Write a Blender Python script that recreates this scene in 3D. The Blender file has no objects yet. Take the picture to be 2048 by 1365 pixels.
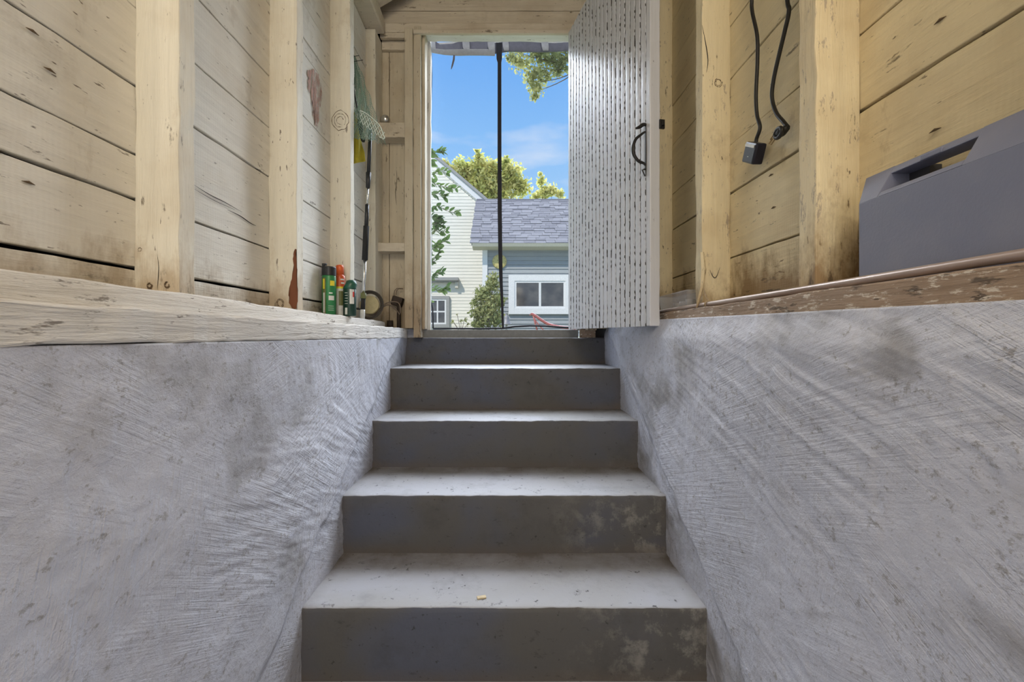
import bpy, bmesh, math, random
import numpy as np
from mathutils import Vector, Matrix
rnd = random.Random(7)
SC = bpy.context.scene
COL = SC.collection

# ------------------------------------------------------------------ camera, world, lights, exposure
F = 900.0; VX = 1014.0; VY = 672.0            # focal length and vanishing point measured on the photograph
cam = bpy.data.cameras.new('camera'); camo = bpy.data.objects.new('camera', cam); COL.objects.link(camo)
cam.sensor_width = 36.0; cam.lens = F/2048*36; cam.clip_start = 0.02; cam.clip_end = 300
cam.shift_x = (1024-VX)/2048; cam.shift_y = -(682.5-VY)/2048
camo.location = (0, 0, 0); camo.rotation_euler = (math.pi/2, 0, 0)
SC.camera = camo
SC.view_settings.view_transform = 'Standard'; SC.view_settings.look = 'None'
SC.view_settings.gamma = 1; SC.view_settings.use_curve_mapping = False
SC.view_settings.exposure = 0.32
SC.cycles.max_bounces = 8; SC.cycles.diffuse_bounces = 3; SC.cycles.transparent_max_bounces = 24
SC.cycles.sample_clamp_indirect = 6

w = bpy.data.worlds.new('world'); SC.world = w; w.use_nodes = True
nt = w.node_tree; nt.nodes.clear()
def wn(t, **k):
    n = nt.nodes.new(t)
    for a, b in k.items(): setattr(n, a, b)
    return n
tc = wn('ShaderNodeTexCoord'); sep = wn('ShaderNodeSeparateXYZ'); nt.links.new(tc.outputs['Generated'], sep.inputs[0])
rmp = wn('ShaderNodeValToRGB'); nt.links.new(sep.outputs['Z'], rmp.inputs[0])
e = rmp.color_ramp.elements; e[0].position = 0.0; e[0].color = (.55, .72, .95, 1); e[1].position = 1.0; e[1].color = (.08, .25, .72, 1)
for p, c in ((.22, (.43, .68, .99, 1)), (.40, (.26, .55, .99, 1)), (.55, (.15, .42, .95, 1))):
    x = e.new(p); x.color = c
mp = wn('ShaderNodeMapping'); mp.inputs['Scale'].default_value = (2.2, 2.2, 7.5); mp.inputs['Location'].default_value = (.6, .2, .45)
nt.links.new(tc.outputs['Generated'], mp.inputs[0])
no = wn('ShaderNodeTexNoise'); no.inputs['Scale'].default_value = 1.5; no.inputs['Detail'].default_value = 7; nt.links.new(mp.outputs[0], no.inputs[0])
cr = wn('ShaderNodeValToRGB'); nt.links.new(no.outputs[0], cr.inputs[0])
cr.color_ramp.elements[0].position = .54; cr.color_ramp.elements[0].color = (0, 0, 0, 1); cr.color_ramp.elements[1].position = .78; cr.color_ramp.elements[1].color = (.8, .8, .8, 1)
mx = wn('ShaderNodeMix', data_type='RGBA'); nt.links.new(cr.outputs[0], mx.inputs[0]); nt.links.new(rmp.outputs[0], mx.inputs[6]); mx.inputs[7].default_value = (.9, .93, 1, 1)
bg = wn('ShaderNodeBackground'); bg.inputs[1].default_value = 0.80; nt.links.new(mx.outputs[2], bg.inputs[0])
wo = wn('ShaderNodeOutputWorld'); nt.links.new(bg.outputs[0], wo.inputs[0])

def light(name, kind, loc, target, energy, color, size=None, size_y=None, angle=None):
    l = bpy.data.lights.new(name, kind); l.energy = energy; l.color = color
    if kind == 'AREA':
        l.shape = 'RECTANGLE'; l.size = size; l.size_y = size_y
    if angle is not None: l.angle = angle
    o = bpy.data.objects.new(name, l); COL.objects.link(o); o.location = loc
    o.rotation_euler = (Vector(target)-Vector(loc)).to_track_quat('-Z', 'Y').to_euler()
    return o
light('sun', 'SUN', (-4, -3, 8), (0, 2.3, 0), 2.75, (1, .93, .81), angle=.02)
light('hazy_sky_beyond_door', 'SUN', (.6, 9, 5.0), (0, 0, 0), 12.0, (.86, .92, 1), angle=1.15)
light('skylight_at_door', 'AREA', (-.05, 3.35, 2.75), (-.05, 1.2, -.2), 60, (.86, .92, 1), 2.2, 1.0)
light('warm_cellar_fill', 'AREA', (0, -1.0, 1.62), (0, 1.1, .1), 22, (1, .88, .70), 1.2, .7)  # unseen warm lamp behind the camera, added as fill; no fixture is built
light('neutral_cellar_fill', 'AREA', (0, -1.9, .2), (0, 1.5, -.1), 13, (.95, .95, 1), 1.0, 1.2)  # added neutral fill from behind the camera, not a known wall lamp

# ------------------------------------------------------------------ node helpers
class MT:
    def __init__(s, name, rough=.7, color=(.5, .5, .5), metal=0, **kw):
        s.m = bpy.data.materials.new(name); s.m.use_nodes = True; s.nt = s.m.node_tree
        s.b = s.nt.nodes['Principled BSDF']; s.out = s.nt.nodes['Material Output']
        s.b.inputs['Roughness'].default_value = rough; s.b.inputs['Metallic'].default_value = metal
        s.b.inputs['Base Color'].default_value = (*color, 1)
        for k, v in kw.items(): s.b.inputs[k].default_value = v
        s.pos = None
    def n(s, t, **k):
        x = s.nt.nodes.new(t)
        for a, b in k.items(): setattr(x, a, b)
        return x
    def l(s, a, b): s.nt.links.new(a, b)
    def P(s, scale=(1, 1, 1), rot=(0, 0, 0), loc=(0, 0, 0), local=False):
        if local: src = s.n('ShaderNodeTexCoord').outputs['Object']
        else:
            if not s.pos: s.pos = s.n('ShaderNodeNewGeometry').outputs['Position']
            src = s.pos
        if rot != (0, 0, 0):
            r = s.n('ShaderNodeMapping'); r.inputs['Rotation'].default_value = rot; s.l(src, r.inputs[0]); src = r.outputs[0]
        m = s.n('ShaderNodeMapping'); m.inputs['Scale'].default_value = scale; m.inputs['Location'].default_value = loc
        s.l(src, m.inputs[0]); return m.outputs[0]
    def noise(s, vec, scale=1, detail=4, rough=.55, dist=0):
        x = s.n('ShaderNodeTexNoise'); x.inputs['Scale'].default_value = scale; x.inputs['Detail'].default_value = detail
        x.inputs['Roughness'].default_value = rough; x.inputs['Distortion'].default_value = dist; s.l(vec, x.inputs[0]); return x.outputs[0]
    def wave(s, vec, scale=1, dist=2, detail=2, dscale=1):
        x = s.n('ShaderNodeTexWave'); x.inputs['Scale'].default_value = scale; x.inputs['Distortion'].default_value = dist
        x.inputs['Detail'].default_value = detail; x.inputs['Detail Scale'].default_value = dscale; s.l(vec, x.inputs[0]); return x.outputs['Fac']
    def ramp(s, f, a, b, v0=0, v1=1):
        x = s.n('ShaderNodeMapRange'); s.l(f, x.inputs[0])
        for i, v in enumerate((a, b, v0, v1)): x.inputs[i+1].default_value = v
        return x.outputs[0]
    def math(s, op, a, b):
        x = s.n('ShaderNodeMath', operation=op)
        for i, v in enumerate((a, b)):
            if isinstance(v, (int, float)): x.inputs[i].default_value = v
            else: s.l(v, x.inputs[i])
        return x.outputs[0]
    def mix(s, f, a, b):
        x = s.n('ShaderNodeMix', data_type='RGBA')
        if isinstance(f, (int, float)): x.inputs[0].default_value = f
        else: s.l(f, x.inputs[0])
        for i, v in ((6, a), (7, b)):
            if isinstance(v, tuple): x.inputs[i].default_value = (*v, 1)
            else: s.l(v, x.inputs[i])
        return x.outputs[2]
    def bump(s, hs):
        prev = None
        for h, dist, st in hs:
            x = s.n('ShaderNodeBump'); x.inputs['Strength'].default_value = st; x.inputs['Distance'].default_value = dist
            s.l(h, x.inputs['Height'])
            if prev: s.l(prev, x.inputs['Normal'])
            prev = x.outputs[0]
        s.l(prev, s.b.inputs['Normal'])
    def col(s, c):
        if isinstance(c, tuple): s.b.inputs['Base Color'].default_value = (*c, 1)
        else: s.l(c, s.b.inputs['Base Color'])
    def z(s):
        if not s.pos: s.pos = s.n('ShaderNodeNewGeometry').outputs['Position']
        x = s.n('ShaderNodeSeparateXYZ'); s.l(s.pos, x.inputs[0]); return x.outputs

def plain(name, color, rough=.6, metal=0, **kw):
    t = MT(name, rough, color, metal, **kw)
    nz = t.noise(t.P(local=True), 60, 3)
    t.col(t.mix(t.ramp(nz, .3, .75), tuple(c*.88 for c in color), tuple(min(1, c*1.08) for c in color)))
    return t.m

def painted_wood(name, axis, base, dark=(.10, .065, .035), stain=(.42, .29, .14), stain_amt=.5, speck=.66, grime=None, saw=True, chip=0.0, grain_b=.0016, bump=1.0):
    t = MT(name, .72)
    if axis == 'y': g = (50, 3.5, 50); s1 = (28, 9, 40); sw = (0, 1, .18); rot = (0, 0, math.pi/2)
    elif axis == 'z': g = (55, 55, 3.5); s1 = (34, 34, 9); sw = (0, .15, 1); rot = (0, -math.pi/2, 0)
    else: g = (3.5, 50, 50); s1 = (9, 30, 34); sw = (1, 0, .1); rot = (0, 0, 0)
    grain = t.noise(t.P(g), 1.0, 7, .62, .6)
    fine = t.noise(t.P(tuple(x*4 for x in g)), 1.0, 4, .6)
    spk = t.noise(t.P(s1), 1.0, 5, .72)
    blob = t.noise(t.P((3.2, 2.6, 3.2)), 1.0, 5, .6)
    blob2 = t.noise(t.P((6, 5, 6), loc=(3, 7, 2)), 1.0, 6, .68)
    oi = t.n('ShaderNodeObjectInfo').outputs['Random']
    c = t.mix(t.ramp(grain, .3, .72), tuple(x*.93 for x in base), tuple(min(1, x*1.07) for x in base))
    c = t.mix(t.ramp(oi, 0, 1, 0, .16), c, tuple(x*.7 for x in base))
    c = t.mix(t.ramp(blob, .5, .74, 0, stain_amt), c, stain)
    c = t.mix(t.ramp(blob2, .60, .76, 0, stain_amt*.8), c, tuple(x*.6 for x in stain))
    c = t.mix(t.ramp(spk, speck-.025, speck+.03, 0, .75), c, dark)
    sk2 = t.noise(t.P(tuple(x*2.6 for x in s1), loc=(4, 1, 6)), 1.0, 3, .6)
    c = t.mix(t.math('MULTIPLY', t.ramp(sk2, .665, .70, 0, .8), t.ramp(blob2, .42, .52)), c, dark)
    if chip:
        ch = t.noise(t.P(tuple(x*1.5 for x in s1), loc=(1, 5, 9)), 1.0, 6, .75)
        c = t.mix(t.ramp(ch, .62-chip, .66-chip, 0, .7), c, (.30, .24, .19))
    if grime:
        z0, z1, gc, am = grime
        zz = t.z()['Z']; nn = t.noise(t.P((9, 9, 5)), 1.0, 6, .7)
        f = t.math('ADD', t.ramp(zz, z0, z1, 1, 0), t.ramp(nn, .3, .7, -.55, .45))
        c = t.mix(t.ramp(f, .25, .8, 0, am), c, gc)
        c = t.mix(t.ramp(t.math('MULTIPLY', f, t.ramp(spk, .45, .6)), .55, .9, 0, .85*am), c, (.025, .02, .014))
    t.col(c)
    hs = [(grain, .004, .7*bump), (fine, grain_b, .5*bump), (spk, .0015, .4*bump)]
    if saw:
        sv = t.wave(t.P((1, 1, 1), rot=rot), 34, 5, 2, .5)
        hs.append((sv, .0010, .14*bump))
    t.bump(hs)
    return t.m

# ------------------------------------------------------------------ mesh helpers
class MB:
    def __init__(s): s.bm = bmesh.new()
    def box(s, x0, x1, y0, y1, z0, z1, M=None, bev=0):
        r = bmesh.ops.create_cube(s.bm, size=1)['verts']
        for v in r:
            v.co = Vector((x0+(v.co.x+.5)*(x1-x0), y0+(v.co.y+.5)*(y1-y0), z0+(v.co.z+.5)*(z1-z0)))
        if bev:
            es = list({e for v in r for e in v.link_edges})
            q = bmesh.ops.bevel(s.bm, geom=es, offset=bev, segments=2, profile=.6, affect='EDGES')
            r = list({v for f in q['faces'] for v in f.verts})
            # connected verts
            seen = set(r); st = list(r)
            while st:
                v = st.pop()
                for e_ in v.link_edges:
                    o = e_.other_vert(v)
                    if o not in seen: seen.add(o); st.append(o)
            r = list(seen)
        if M is not None:
            for v in r: v.co = M @ v.co
        return r
    def plank(s, x0, x1, y0, y1, z0, z1, axis, n=14, jit=.0015, seed=0):
        """a sawn board: box cut along its length, its long edges a little uneven"""
        R = random.Random(seed); a = 'xyz'.index(axis); lo = [x0, y0, z0]; hi = [x1, y1, z1]
        o1, o2 = [i for i in range(3) if i != a]; rings = []
        for k in range(n+1):
            t_ = k/n; ring = []
            for (u, v) in ((0, 0), (1, 0), (1, 1), (0, 1)):
                p = [0, 0, 0]; p[a] = lo[a]+(hi[a]-lo[a])*t_
                p[o1] = (hi if u else lo)[o1]+R.uniform(-jit, jit); p[o2] = (hi if v else lo)[o2]+R.uniform(-jit, jit)
                ring.append(s.bm.verts.new(p))
            rings.append(ring)
        for k in range(n):
            for q in range(4):
                s.bm.faces.new((rings[k][q], rings[k][(q+1) % 4], rings[k+1][(q+1) % 4], rings[k+1][q]))
        s.bm.faces.new(rings[0][::-1]); s.bm.faces.new(rings[-1])
    def prism(s, pts, axis, a0, a1):
        """extrude polygon (2-D) along axis"""
        a = 'xyz'.index(axis)
        def mk(p, h):
            q = list(p); q.insert(a, h); return s.bm.verts.new(q)
        A = [mk(p, a0) for p in pts]; B = [mk(p, a1) for p in pts]
        s.bm.faces.new(A[::-1]); s.bm.faces.new(B)
        for i in range(len(pts)): s.bm.faces.new((A[i], A[(i+1) % len(pts)], B[(i+1) % len(pts)], B[i]))
    def tube(s, pts, r, seg=8, cap=True):
        pts = [Vector(p) for p in pts]; n = len(pts); rr = r if isinstance(r, (list, tuple)) else [r]*n
        prev = None; rings = []
        for i, p in enumerate(pts):
            d = (pts[min(i+1, n-1)]-pts[max(i-1, 0)]).normalized()
            if prev is None:
                up = Vector((0, 0, 1)) if abs(d.z) < .9 else Vector((1, 0, 0)); u = d.cross(up).normalized()
            else:
                u = (prev-d*prev.dot(d)).normalized()
            prev = u; v = d.cross(u)
            rings.append([s.bm.verts.new(p+(u*math.cos(2*math.pi*k/seg)+v*math.sin(2*math.pi*k/seg))*rr[i]) for k in range(seg)])
        for i in range(n-1):
            for k in range(seg):
                s.bm.faces.new((rings[i][k], rings[i][(k+1) % seg], rings[i+1][(k+1) % seg], rings[i+1][k]))
        if cap: s.bm.faces.new(rings[0][::-1]); s.bm.faces.new(rings[-1])
    def lathe(s, prof, seg=28, c=(0, 0, 0), a0=0, a1=2*math.pi):
        full = abs(a1-a0-2*math.pi) < 1e-6; m = seg if full else seg+1; rings = []
        for (r, z) in prof:
            rings.append([s.bm.verts.new((c[0]+r*math.cos(a0+(a1-a0)*k/seg), c[1]+r*math.sin(a0+(a1-a0)*k/seg), c[2]+z)) for k in range(m)])
        for i in range(len(prof)-1):
            for k in range(seg if full else m-1):
                s.bm.faces.new((rings[i][k], rings[i][(k+1) % m], rings[i+1][(k+1) % m], rings[i+1][k]))
        if full:
            if prof[0][0] > 1e-4: s.bm.faces.new(rings[0][::-1])
            if prof[-1][0] > 1e-4: s.bm.faces.new(rings[-1])
    def build(s, name, m, parent=None, smooth=False, bevel=0, M=None):
        bmesh.ops.recalc_face_normals(s.bm, faces=s.bm.faces)
        me = bpy.data.meshes.new(name); s.bm.to_mesh(me); s.bm.free()
        if M is not None: me.transform(M)
        return link(name, me, m, parent, smooth, bevel)
def link(name, me, m, parent=None, smooth=False, bevel=0):
    o = bpy.data.objects.new(name, me); COL.objects.link(o)
    if m is not None: me.materials.append(m)
    if parent is not None: o.parent = parent
    if smooth:
        for p in me.polygons: p.use_smooth = True
    if bevel:
        b = o.modifiers.new('bevel', 'BEVEL'); b.width = bevel; b.segments = 2; b.limit_method = 'ANGLE'
    return o
def empty(name, loc=(0, 0, 0)):
    o = bpy.data.objects.new(name, None); COL.objects.link(o); o.location = loc; o.empty_display_size = .05; return o
def tag(o, label=None, cat=None, group=None, kind=None):
    if label: o['label'] = label
    if cat: o['category'] = cat
    if group: o['group'] = group
    if kind: o['kind'] = kind
    return o
def part(mb, name, m, root, smooth=False, bevel=0):
    """mesh given in world coordinates, stored relative to its thing's base"""
    p = Vector((0, 0, 0)); r = root
    while r is not None: p += Vector(r.location); r = r.parent
    return mb.build(name, m, root, smooth, bevel, Matrix.Translation(-p))
def at(px, py, d): return Vector(((px-VX)*d/F, d, (VY-py)*d/F))      # photograph pixel + depth -> metres
def onx(px, py, X): d = X*F/(px-VX); return Vector((X, d, (VY-py)*d/F))

# numpy lattice noise
def vnoise(x, y, seed):
    R = np.random.RandomState(seed); T = R.rand(256, 256)
    xi = np.floor(x).astype(int); yi = np.floor(y).astype(int); xf = x-xi; yf = y-yi
    xf = xf*xf*(3-2*xf); yf = yf*yf*(3-2*yf)
    a = T[xi % 256, yi % 256]; b = T[(xi+1) % 256, yi % 256]; c = T[xi % 256, (yi+1) % 256]; d = T[(xi+1) % 256, (yi+1) % 256]
    return (a*(1-xf)+b*xf)*(1-yf)+(c*(1-xf)+d*xf)*yf-.5
def fbm(x, y, seed, o=4, g=.5):
    s = 0; a = 1
    for k in range(o): s = s+a*vnoise(x*2**k+17*k, y*2**k+31*k, seed+k); a *= g
    return s
def sstep(a, b, x): t_ = np.clip((x-a)/(b-a), 0, 1); return t_*t_*(3-2*t_)

# ------------------------------------------------------------------ materials of the setting
CREAM = (.80, .71, .52)
m_board_l = painted_wood('cream_boards_left', 'y', (.83, .79, .70), speck=.665, stain=(.50, .38, .22), stain_amt=.42, grime=(.08, .22, (.33, .23, .12), .6))  # left copy of the cream, made paler with door daylight in the colour
m_board_r = painted_wood('cream_boards_right', 'y', (.80, .68, .43), speck=.67, stain=(.46, .31, .13), stain_amt=.42, grime=(.07, .30, (.26, .15, .055), .85))  # right copy, yellower: warm shade behind the door leaf put into the colour
m_stud_l = painted_wood('cream_studs_left', 'z', (.82, .77, .64), speck=.66, stain=(.48, .35, .19), stain_amt=.4, grime=(.06, .28, (.38, .25, .12), .6), saw=False, chip=.0)  # paler stud cream, daylight from the doorway included in the tone
m_stud_r = painted_wood('cream_studs_right', 'z', (.78, .66, .42), speck=.65, stain=(.43, .29, .13), stain_amt=.45, grime=(.07, .28, (.27, .16, .065), .9), saw=False, chip=.02)  # yellower stud cream, the leaf's warm shade included in the tone
m_end = painted_wood('cream_boards_end', 'z', (.62, .54, .40), speck=.66, stain=(.34, .24, .13), stain_amt=.55, grime=(.02, .5, (.28, .18, .09), .6), saw=False)
m_endx = painted_wood('cream_beam_end', 'x', (.66, .58, .45), speck=.66, stain=(.36, .26, .15), stain_amt=.5, saw=False)
m_ledge = painted_wood('rough_white_ledge', 'y', (.76, .72, .66), speck=.625, stain=(.50, .42, .30), stain_amt=.5, saw=False, chip=.0, bump=2.4)
m_sill_r = painted_wood('flaking_brown_sill', 'y', (.34, .24, .16), dark=(.05, .035, .02), stain=(.20, .12, .06), stain_amt=.8, speck=.6, saw=False, bump=1.6)
# flakes of old white paint on that sill
def add_flakes(m):
    nt_ = m.node_tree; b = nt_.nodes['Principled BSDF']; src = b.inputs['Base Color'].links[0].from_socket
    g = nt_.nodes.new('ShaderNodeNewGeometry'); mpp = nt_.nodes.new('ShaderNodeMapping'); mpp.inputs['Scale'].default_value = (30, 14, 60)
    nt_.links.new(g.outputs['Position'], mpp.inputs[0]); n_ = nt_.nodes.new('ShaderNodeTexNoise'); n_.inputs['Scale'].default_value = 1.4; n_.inputs['Detail'].default_value = 7
    n_.inputs['Roughness'].default_value = .75
    nt_.links.new(mpp.outputs[0], n_.inputs[0]); r = nt_.nodes.new('ShaderNodeMapRange'); nt_.links.new(n_.outputs[0], r.inputs[0])
    r.inputs[1].default_value = .55; r.inputs[2].default_value = .60
    x = nt_.nodes.new('ShaderNodeMix'); x.data_type = 'RGBA'; nt_.links.new(r.outputs[0], x.inputs[0]); nt_.links.new(src, x.inputs[6]); x.inputs[7].default_value = (.66, .58, .47, 1)
    nt_.links.new(x.outputs[2], b.inputs['Base Color'])
add_flakes(m_sill_r)
m_dark = plain('dark_backing', (.02, .017, .014), .95)
m_roof_in = painted_wood('roof_boards_inside', 'y', (.20, .18, .17), saw=False)

def plaster(name, flip, seed, base):
    t = MT(name, .62)
    big = t.noise(t.P((2.2, 2.2, 2.2), loc=(seed, 0, 0)), 1, 5, .6)
    med = t.noise(t.P((1, 6, 9), loc=(seed, 3, 0)), 2, 6, .65, .4)
    hs = []; strokes = []
    for i, (ang, sy, sz, off) in enumerate(((.33, 7, 150, 0), (-.5, 6, 170, 4), (1.35, 7, 130, 8))):
        a = ang*flip
        s_ = t.noise(t.P((1, sy, sz), rot=(a, 0, 0), loc=(off, off, off)), 1, 3, .6, .3)
        msk = t.ramp(t.noise(t.P((1, 2.0, 2.6), loc=(seed+off, off*2, off)), 1.2, 3, .5), .48, .62)
        v = t.math('MULTIPLY', s_, msk); strokes.append(v)
    st = t.math('ADD', t.math('ADD', strokes[0], strokes[1]), strokes[2])
    sand = t.noise(t.P((1, 150, 150)), 1, 4, .7)
    pits = t.noise(t.P((1, 38, 50), loc=(5, 5, 5)), 1, 6, .75)
    c = t.mix(t.ramp(big, .35, .7), base, tuple(x*.84 for x in base))
    sp2 = t.noise(t.P((1, 90, 110), loc=(8, 5, 5)), 1, 4, .7); sm = t.ramp(t.noise(t.P((1, 4, 4), loc=(9, 2, seed)), 1, 4, .6), .42, .6)
    c = t.mix(t.math('MULTIPLY', t.ramp(sp2, .56, .64, 0, .7), sm), c, (.25, .23, .215))
    c = t.mix(t.ramp(med, .56, .72, 0, .30), c, (.36, .34, .33))
    c = t.mix(t.ramp(pits, .58, .66, 0, .7), c, (.24, .22, .20))
    # dirt sits in brush grooves
    g_ = t.ramp(st, .34, .10, 0, 1); mskd = t.ramp(t.noise(t.P((1, 3, 3.4), loc=(seed+2, 1, 8)), 1, 4, .6), .47, .64)
    c = t.mix(t.math('MULTIPLY', t.math('MULTIPLY', g_, mskd), .75), c, (.24, .225, .21))
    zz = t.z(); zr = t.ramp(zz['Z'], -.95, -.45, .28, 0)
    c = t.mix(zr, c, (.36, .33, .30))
    t.col(c)
    t.bump([(big, .012, .3), (med, .008, .45), (st, .0042, .85), (sand, .0016, .7), (pits, .0035, .6)])
    return t.m
m_pl_l = plaster('grey_white_plaster_left', -1, 0, (.60, .61, .68))
m_pl_r = plaster('grey_white_plaster_right', 1, 11, (.61, .62, .69))

def concrete(name, base, alt, seed, salt=True):
    t = MT(name, .68)
    big = t.noise(t.P((1.6, 2, 2.4), loc=(seed, 0, seed)), 1, 4, .55, .5)
    mid = t.noise(t.P((7, 7, 7), loc=(seed, 4, 0)), 1, 6, .68)
    pits = t.noise(t.P((45, 45, 45)), 1, 4, .6)
    c = t.mix(t.ramp(big, .42, .58), base, alt)
    c = t.mix(t.ramp(mid, .52, .72, 0, .45), c, tuple(x*.55 for x in alt))
    c = t.mix(t.ramp(pits, .665, .70, 0, .8), c, (.03, .028, .025))
    if salt:
        zz = t.z(); fx = t.ramp(zz['X'], .12, .42); s_ = t.noise(t.P((10, 8, 9), loc=(2, 2, 2)), 1, 7, .72)
        lowz = t.ramp(zz['Z'], -.50, -.62)
        f = t.math('MULTIPLY', t.math('MULTIPLY', fx, lowz), t.ramp(s_, .50, .62))
        c = t.mix(t.math('MULTIPLY', f, .7), c, (.30, .28, .24))
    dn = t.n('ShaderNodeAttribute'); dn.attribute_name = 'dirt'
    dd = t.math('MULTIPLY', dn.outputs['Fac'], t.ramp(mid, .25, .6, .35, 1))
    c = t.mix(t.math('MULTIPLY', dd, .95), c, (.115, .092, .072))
    sc_ = t.noise(t.P((22, 22, 46), loc=(seed, 1, 1)), 1, 7, .78); c = t.mix(t.ramp(sc_, .60, .66, 0, .6), c, (.04, .037, .034))
    t.col(c); t.bump([(mid, .006, .45), (pits, .002, .5), (big, .01, .3)])
    return t.m
m_riser = concrete('grey_painted_concrete_riser_shaded', (.084, .090, .116), (.094, .088, .080), 3)  # risers face away from the door; that shade is put into this darker grey
m_tread = concrete('grey_painted_concrete_tread_lit', (.42, .43, .47), (.37, .37, .375), 9, salt=False)  # same painted concrete, lightened in colour for the daylight on the treads

# ------------------------------------------------------------------ the setting: plaster walls
Y0, Y1 = -2.6, 2.54
XL, XR = -.558, .542; ZF = -.955
def nose(y): return -.752+(y-1.242)*(.741/1.284)
def plaster_wall(name, side, mat_):
    ys = [Y0, -1.6, -.8, -.3, 0, .2, .3]; y = .36
    while y < Y1: ys.append(y); y += .0026+.0028*y
    ys.append(Y1); ys = np.array(ys)
    K = 250; tz = np.linspace(0, 1, K)
    top = np.full(ys.shape, -.012) if side < 0 else .030+.018*np.clip(ys, 0, 1.7)
    bot = ZF-.02
    Yg, T = np.meshgrid(ys, tz, indexing='ij'); Zg = bot+(top[:, None]-bot)*T
    sd = 3 if side < 0 else 40
    h = .006*fbm(Yg*2.1, Zg*2.4, sd, 3)+.0040*fbm(Yg*9, Zg*10, sd+9, 5, .6)
    # trowel / brush ridges, a few directions, each in its own patches
    for i, (ang, fu, fv, amp, off) in enumerate(((.32, 4, 75, .0017, 0), (-.55, 4.5, 80, .0012, 3), (1.35, 4, 60, .0014, 6), (.62, 3.5, 90, .0014, 9))):
        a = ang*(1 if side > 0 else -1); wob = .03*fbm(Yg*3, Zg*3, sd+50+i, 2)
        u = Yg*math.cos(a)+Zg*math.sin(a); v = -Yg*math.sin(a)+Zg*math.cos(a)+wob
        m = sstep(.02, .22, fbm(Yg*1.7+off, Zg*2.1+off, sd+20+i, 2))
        h = h+amp*m*fbm(u*fu, v*fv, sd+30+i, 3)*1.5
    # overlapping coat lips (steep on one side)
    for i in range(3):
        f_ = fbm(Yg*2.6+5*i, Zg*1.3, sd+70+i, 5, .6); h = h+.0016*sstep(-.012, .012, f_-.10*i)*sstep(-.1, .2, fbm(Yg*2, Zg*2, sd+75+i, 2))
    # thick coat that stops just above the steps
    c_ = Zg-(nose(Yg)+.095+.03*fbm(Yg*9, Zg*9, sd+90, 3))
    h = h+.012*sstep(-.02, .025, c_)-.010
    if side < 0: h = h*(1-.6*sstep(top[:, None]-.12, top[:, None], Zg))
    if side > 0: h = h-.016*sstep(top[:, None]-.07, top[:, None], Zg)
    h = np.where((Zg < nose(Yg)+.02), np.minimum(h, .004), h)
    X = (XL+h) if side < 0 else (XR-h)
    n = len(ys); V = np.stack([X, Yg, Zg], -1).reshape(-1, 3)
    idx = np.arange(n*K).reshape(n, K)
    A = idx[:-1, :-1].ravel(); B = idx[1:, :-1].ravel(); C = idx[1:, 1:].ravel(); D = idx[:-1, 1:].ravel()
    Fq = np.stack([A, B, C, D] if side < 0 else [A, D, C, B], -1)
    # top ledge going back to the framing
    xb = XL-.26 if side < 0 else XR+.20
    tv = np.stack([np.full(n, xb), ys, top], -1); V = np.vstack([V, tv]); ti = np.arange(n)+n*K
    e_ = idx[:, -1]; Ft = np.stack([e_[:-1], e_[1:], ti[1:], ti[:-1]], -1)
    if side > 0: Ft = Ft[:, ::-1]
    # end face beside the doorway
    me = bpy.data.meshes.new(name); me.from_pydata(V.tolist(), [], np.vstack([Fq, Ft]).tolist())
    for p in me.polygons: p.use_smooth = True
    o = link(name, me, mat_); tag(o, kind='structure'); return o
wall_l = plaster_wall('wall_left', -1, m_pl_l)
wall_r = plaster_wall('wall_right', 1, m_pl_r)

def wpart(root, name, m, x0, x1, y0, y1, z0, z1, axis, n=14, jit=.0012, bevel=.0025, seed=None):
    mb = MB(); mb.plank(x0, x1, y0, y1, z0, z1, axis, n, jit, seed if seed is not None else rnd.randrange(9999))
    o = part(mb, name, m, root, bevel=bevel); return o

# left wall framing
SL, BL = -.668, -.757           # stud face plane, board plane
mb = MB(); mb.box(-.62, XL+.003, Y0, 2.5, -.012, .041)
mbp = MB(); mbp.plank(-.70, XL+.004, Y0, 2.49, -.012, .041, 'y', 120, .0022, 5)
part(mbp, 'ledge_beam', m_ledge, wall_l, bevel=.004)
# sill plate slopes a little down towards the door
mb = MB(); R_ = random.Random(3)
for k in range(61):
    pass
def sloped_plank(root, name, m, x0, x1, y0, y1, zb, zt0, zt1, n=70, jit=.0018, seed=1):
    mb = MB(); mb.plank(x0, x1, y0, y1, zb, 1.0, 'y', n, jit, seed)
    for v in mb.bm.verts:
        if v.co.z > .5:
            v.co.z = v.co.z-1+zt0+(zt1-zt0)*(v.co.y-y0)/(y1-y0)
    return part(mb, name, m, root, bevel=.003)
zpl = lambda y: .091-.0065*y
sloped_plank(wall_l, 'sill_plate', m_ledge, -.79, -.652, Y0, 2.41, .0425, zpl(Y0), zpl(2.41), seed=8)
studs_l = [(-2.2, -2.15), (-1.65, -1.6), (-1.1, -1.05), (-.6, -.55), (-.09, -.04), (.405, .455), (.915, .963), (1.429, 1.474), (1.92, 1.968)]
for (a, b) in studs_l:
    wpart(wall_l, 'stud', m_stud_l, BL, SL, a, b, zpl(b)-.003, 1.64, 'z', 26, .0018)
wpart(wall_l, 'corner_post', m_stud_l, BL, -.702, 2.40, 2.535, .045, 1.64, 'z', 20, .0015)
wpart(wall_l, 'top_plate', m_endx, -.775, -.665, Y0, 2.45, 1.641, 1.725, 'y', 30, .002, bevel=.008)
bounds_a = [.060, .137, .277, .369, .508, .668, .828, 1.052, 1.234, 1.43, 1.64]
bounds_b = [.060, .137, .277, .505, .660, .824, 1.052, 1.113, 1.234, 1.43, 1.64]
bounds_c = [.060, .137, .281, .364, .502, .652, .816, 1.052, 1.11, 1.234, 1.43, 1.64]
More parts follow.
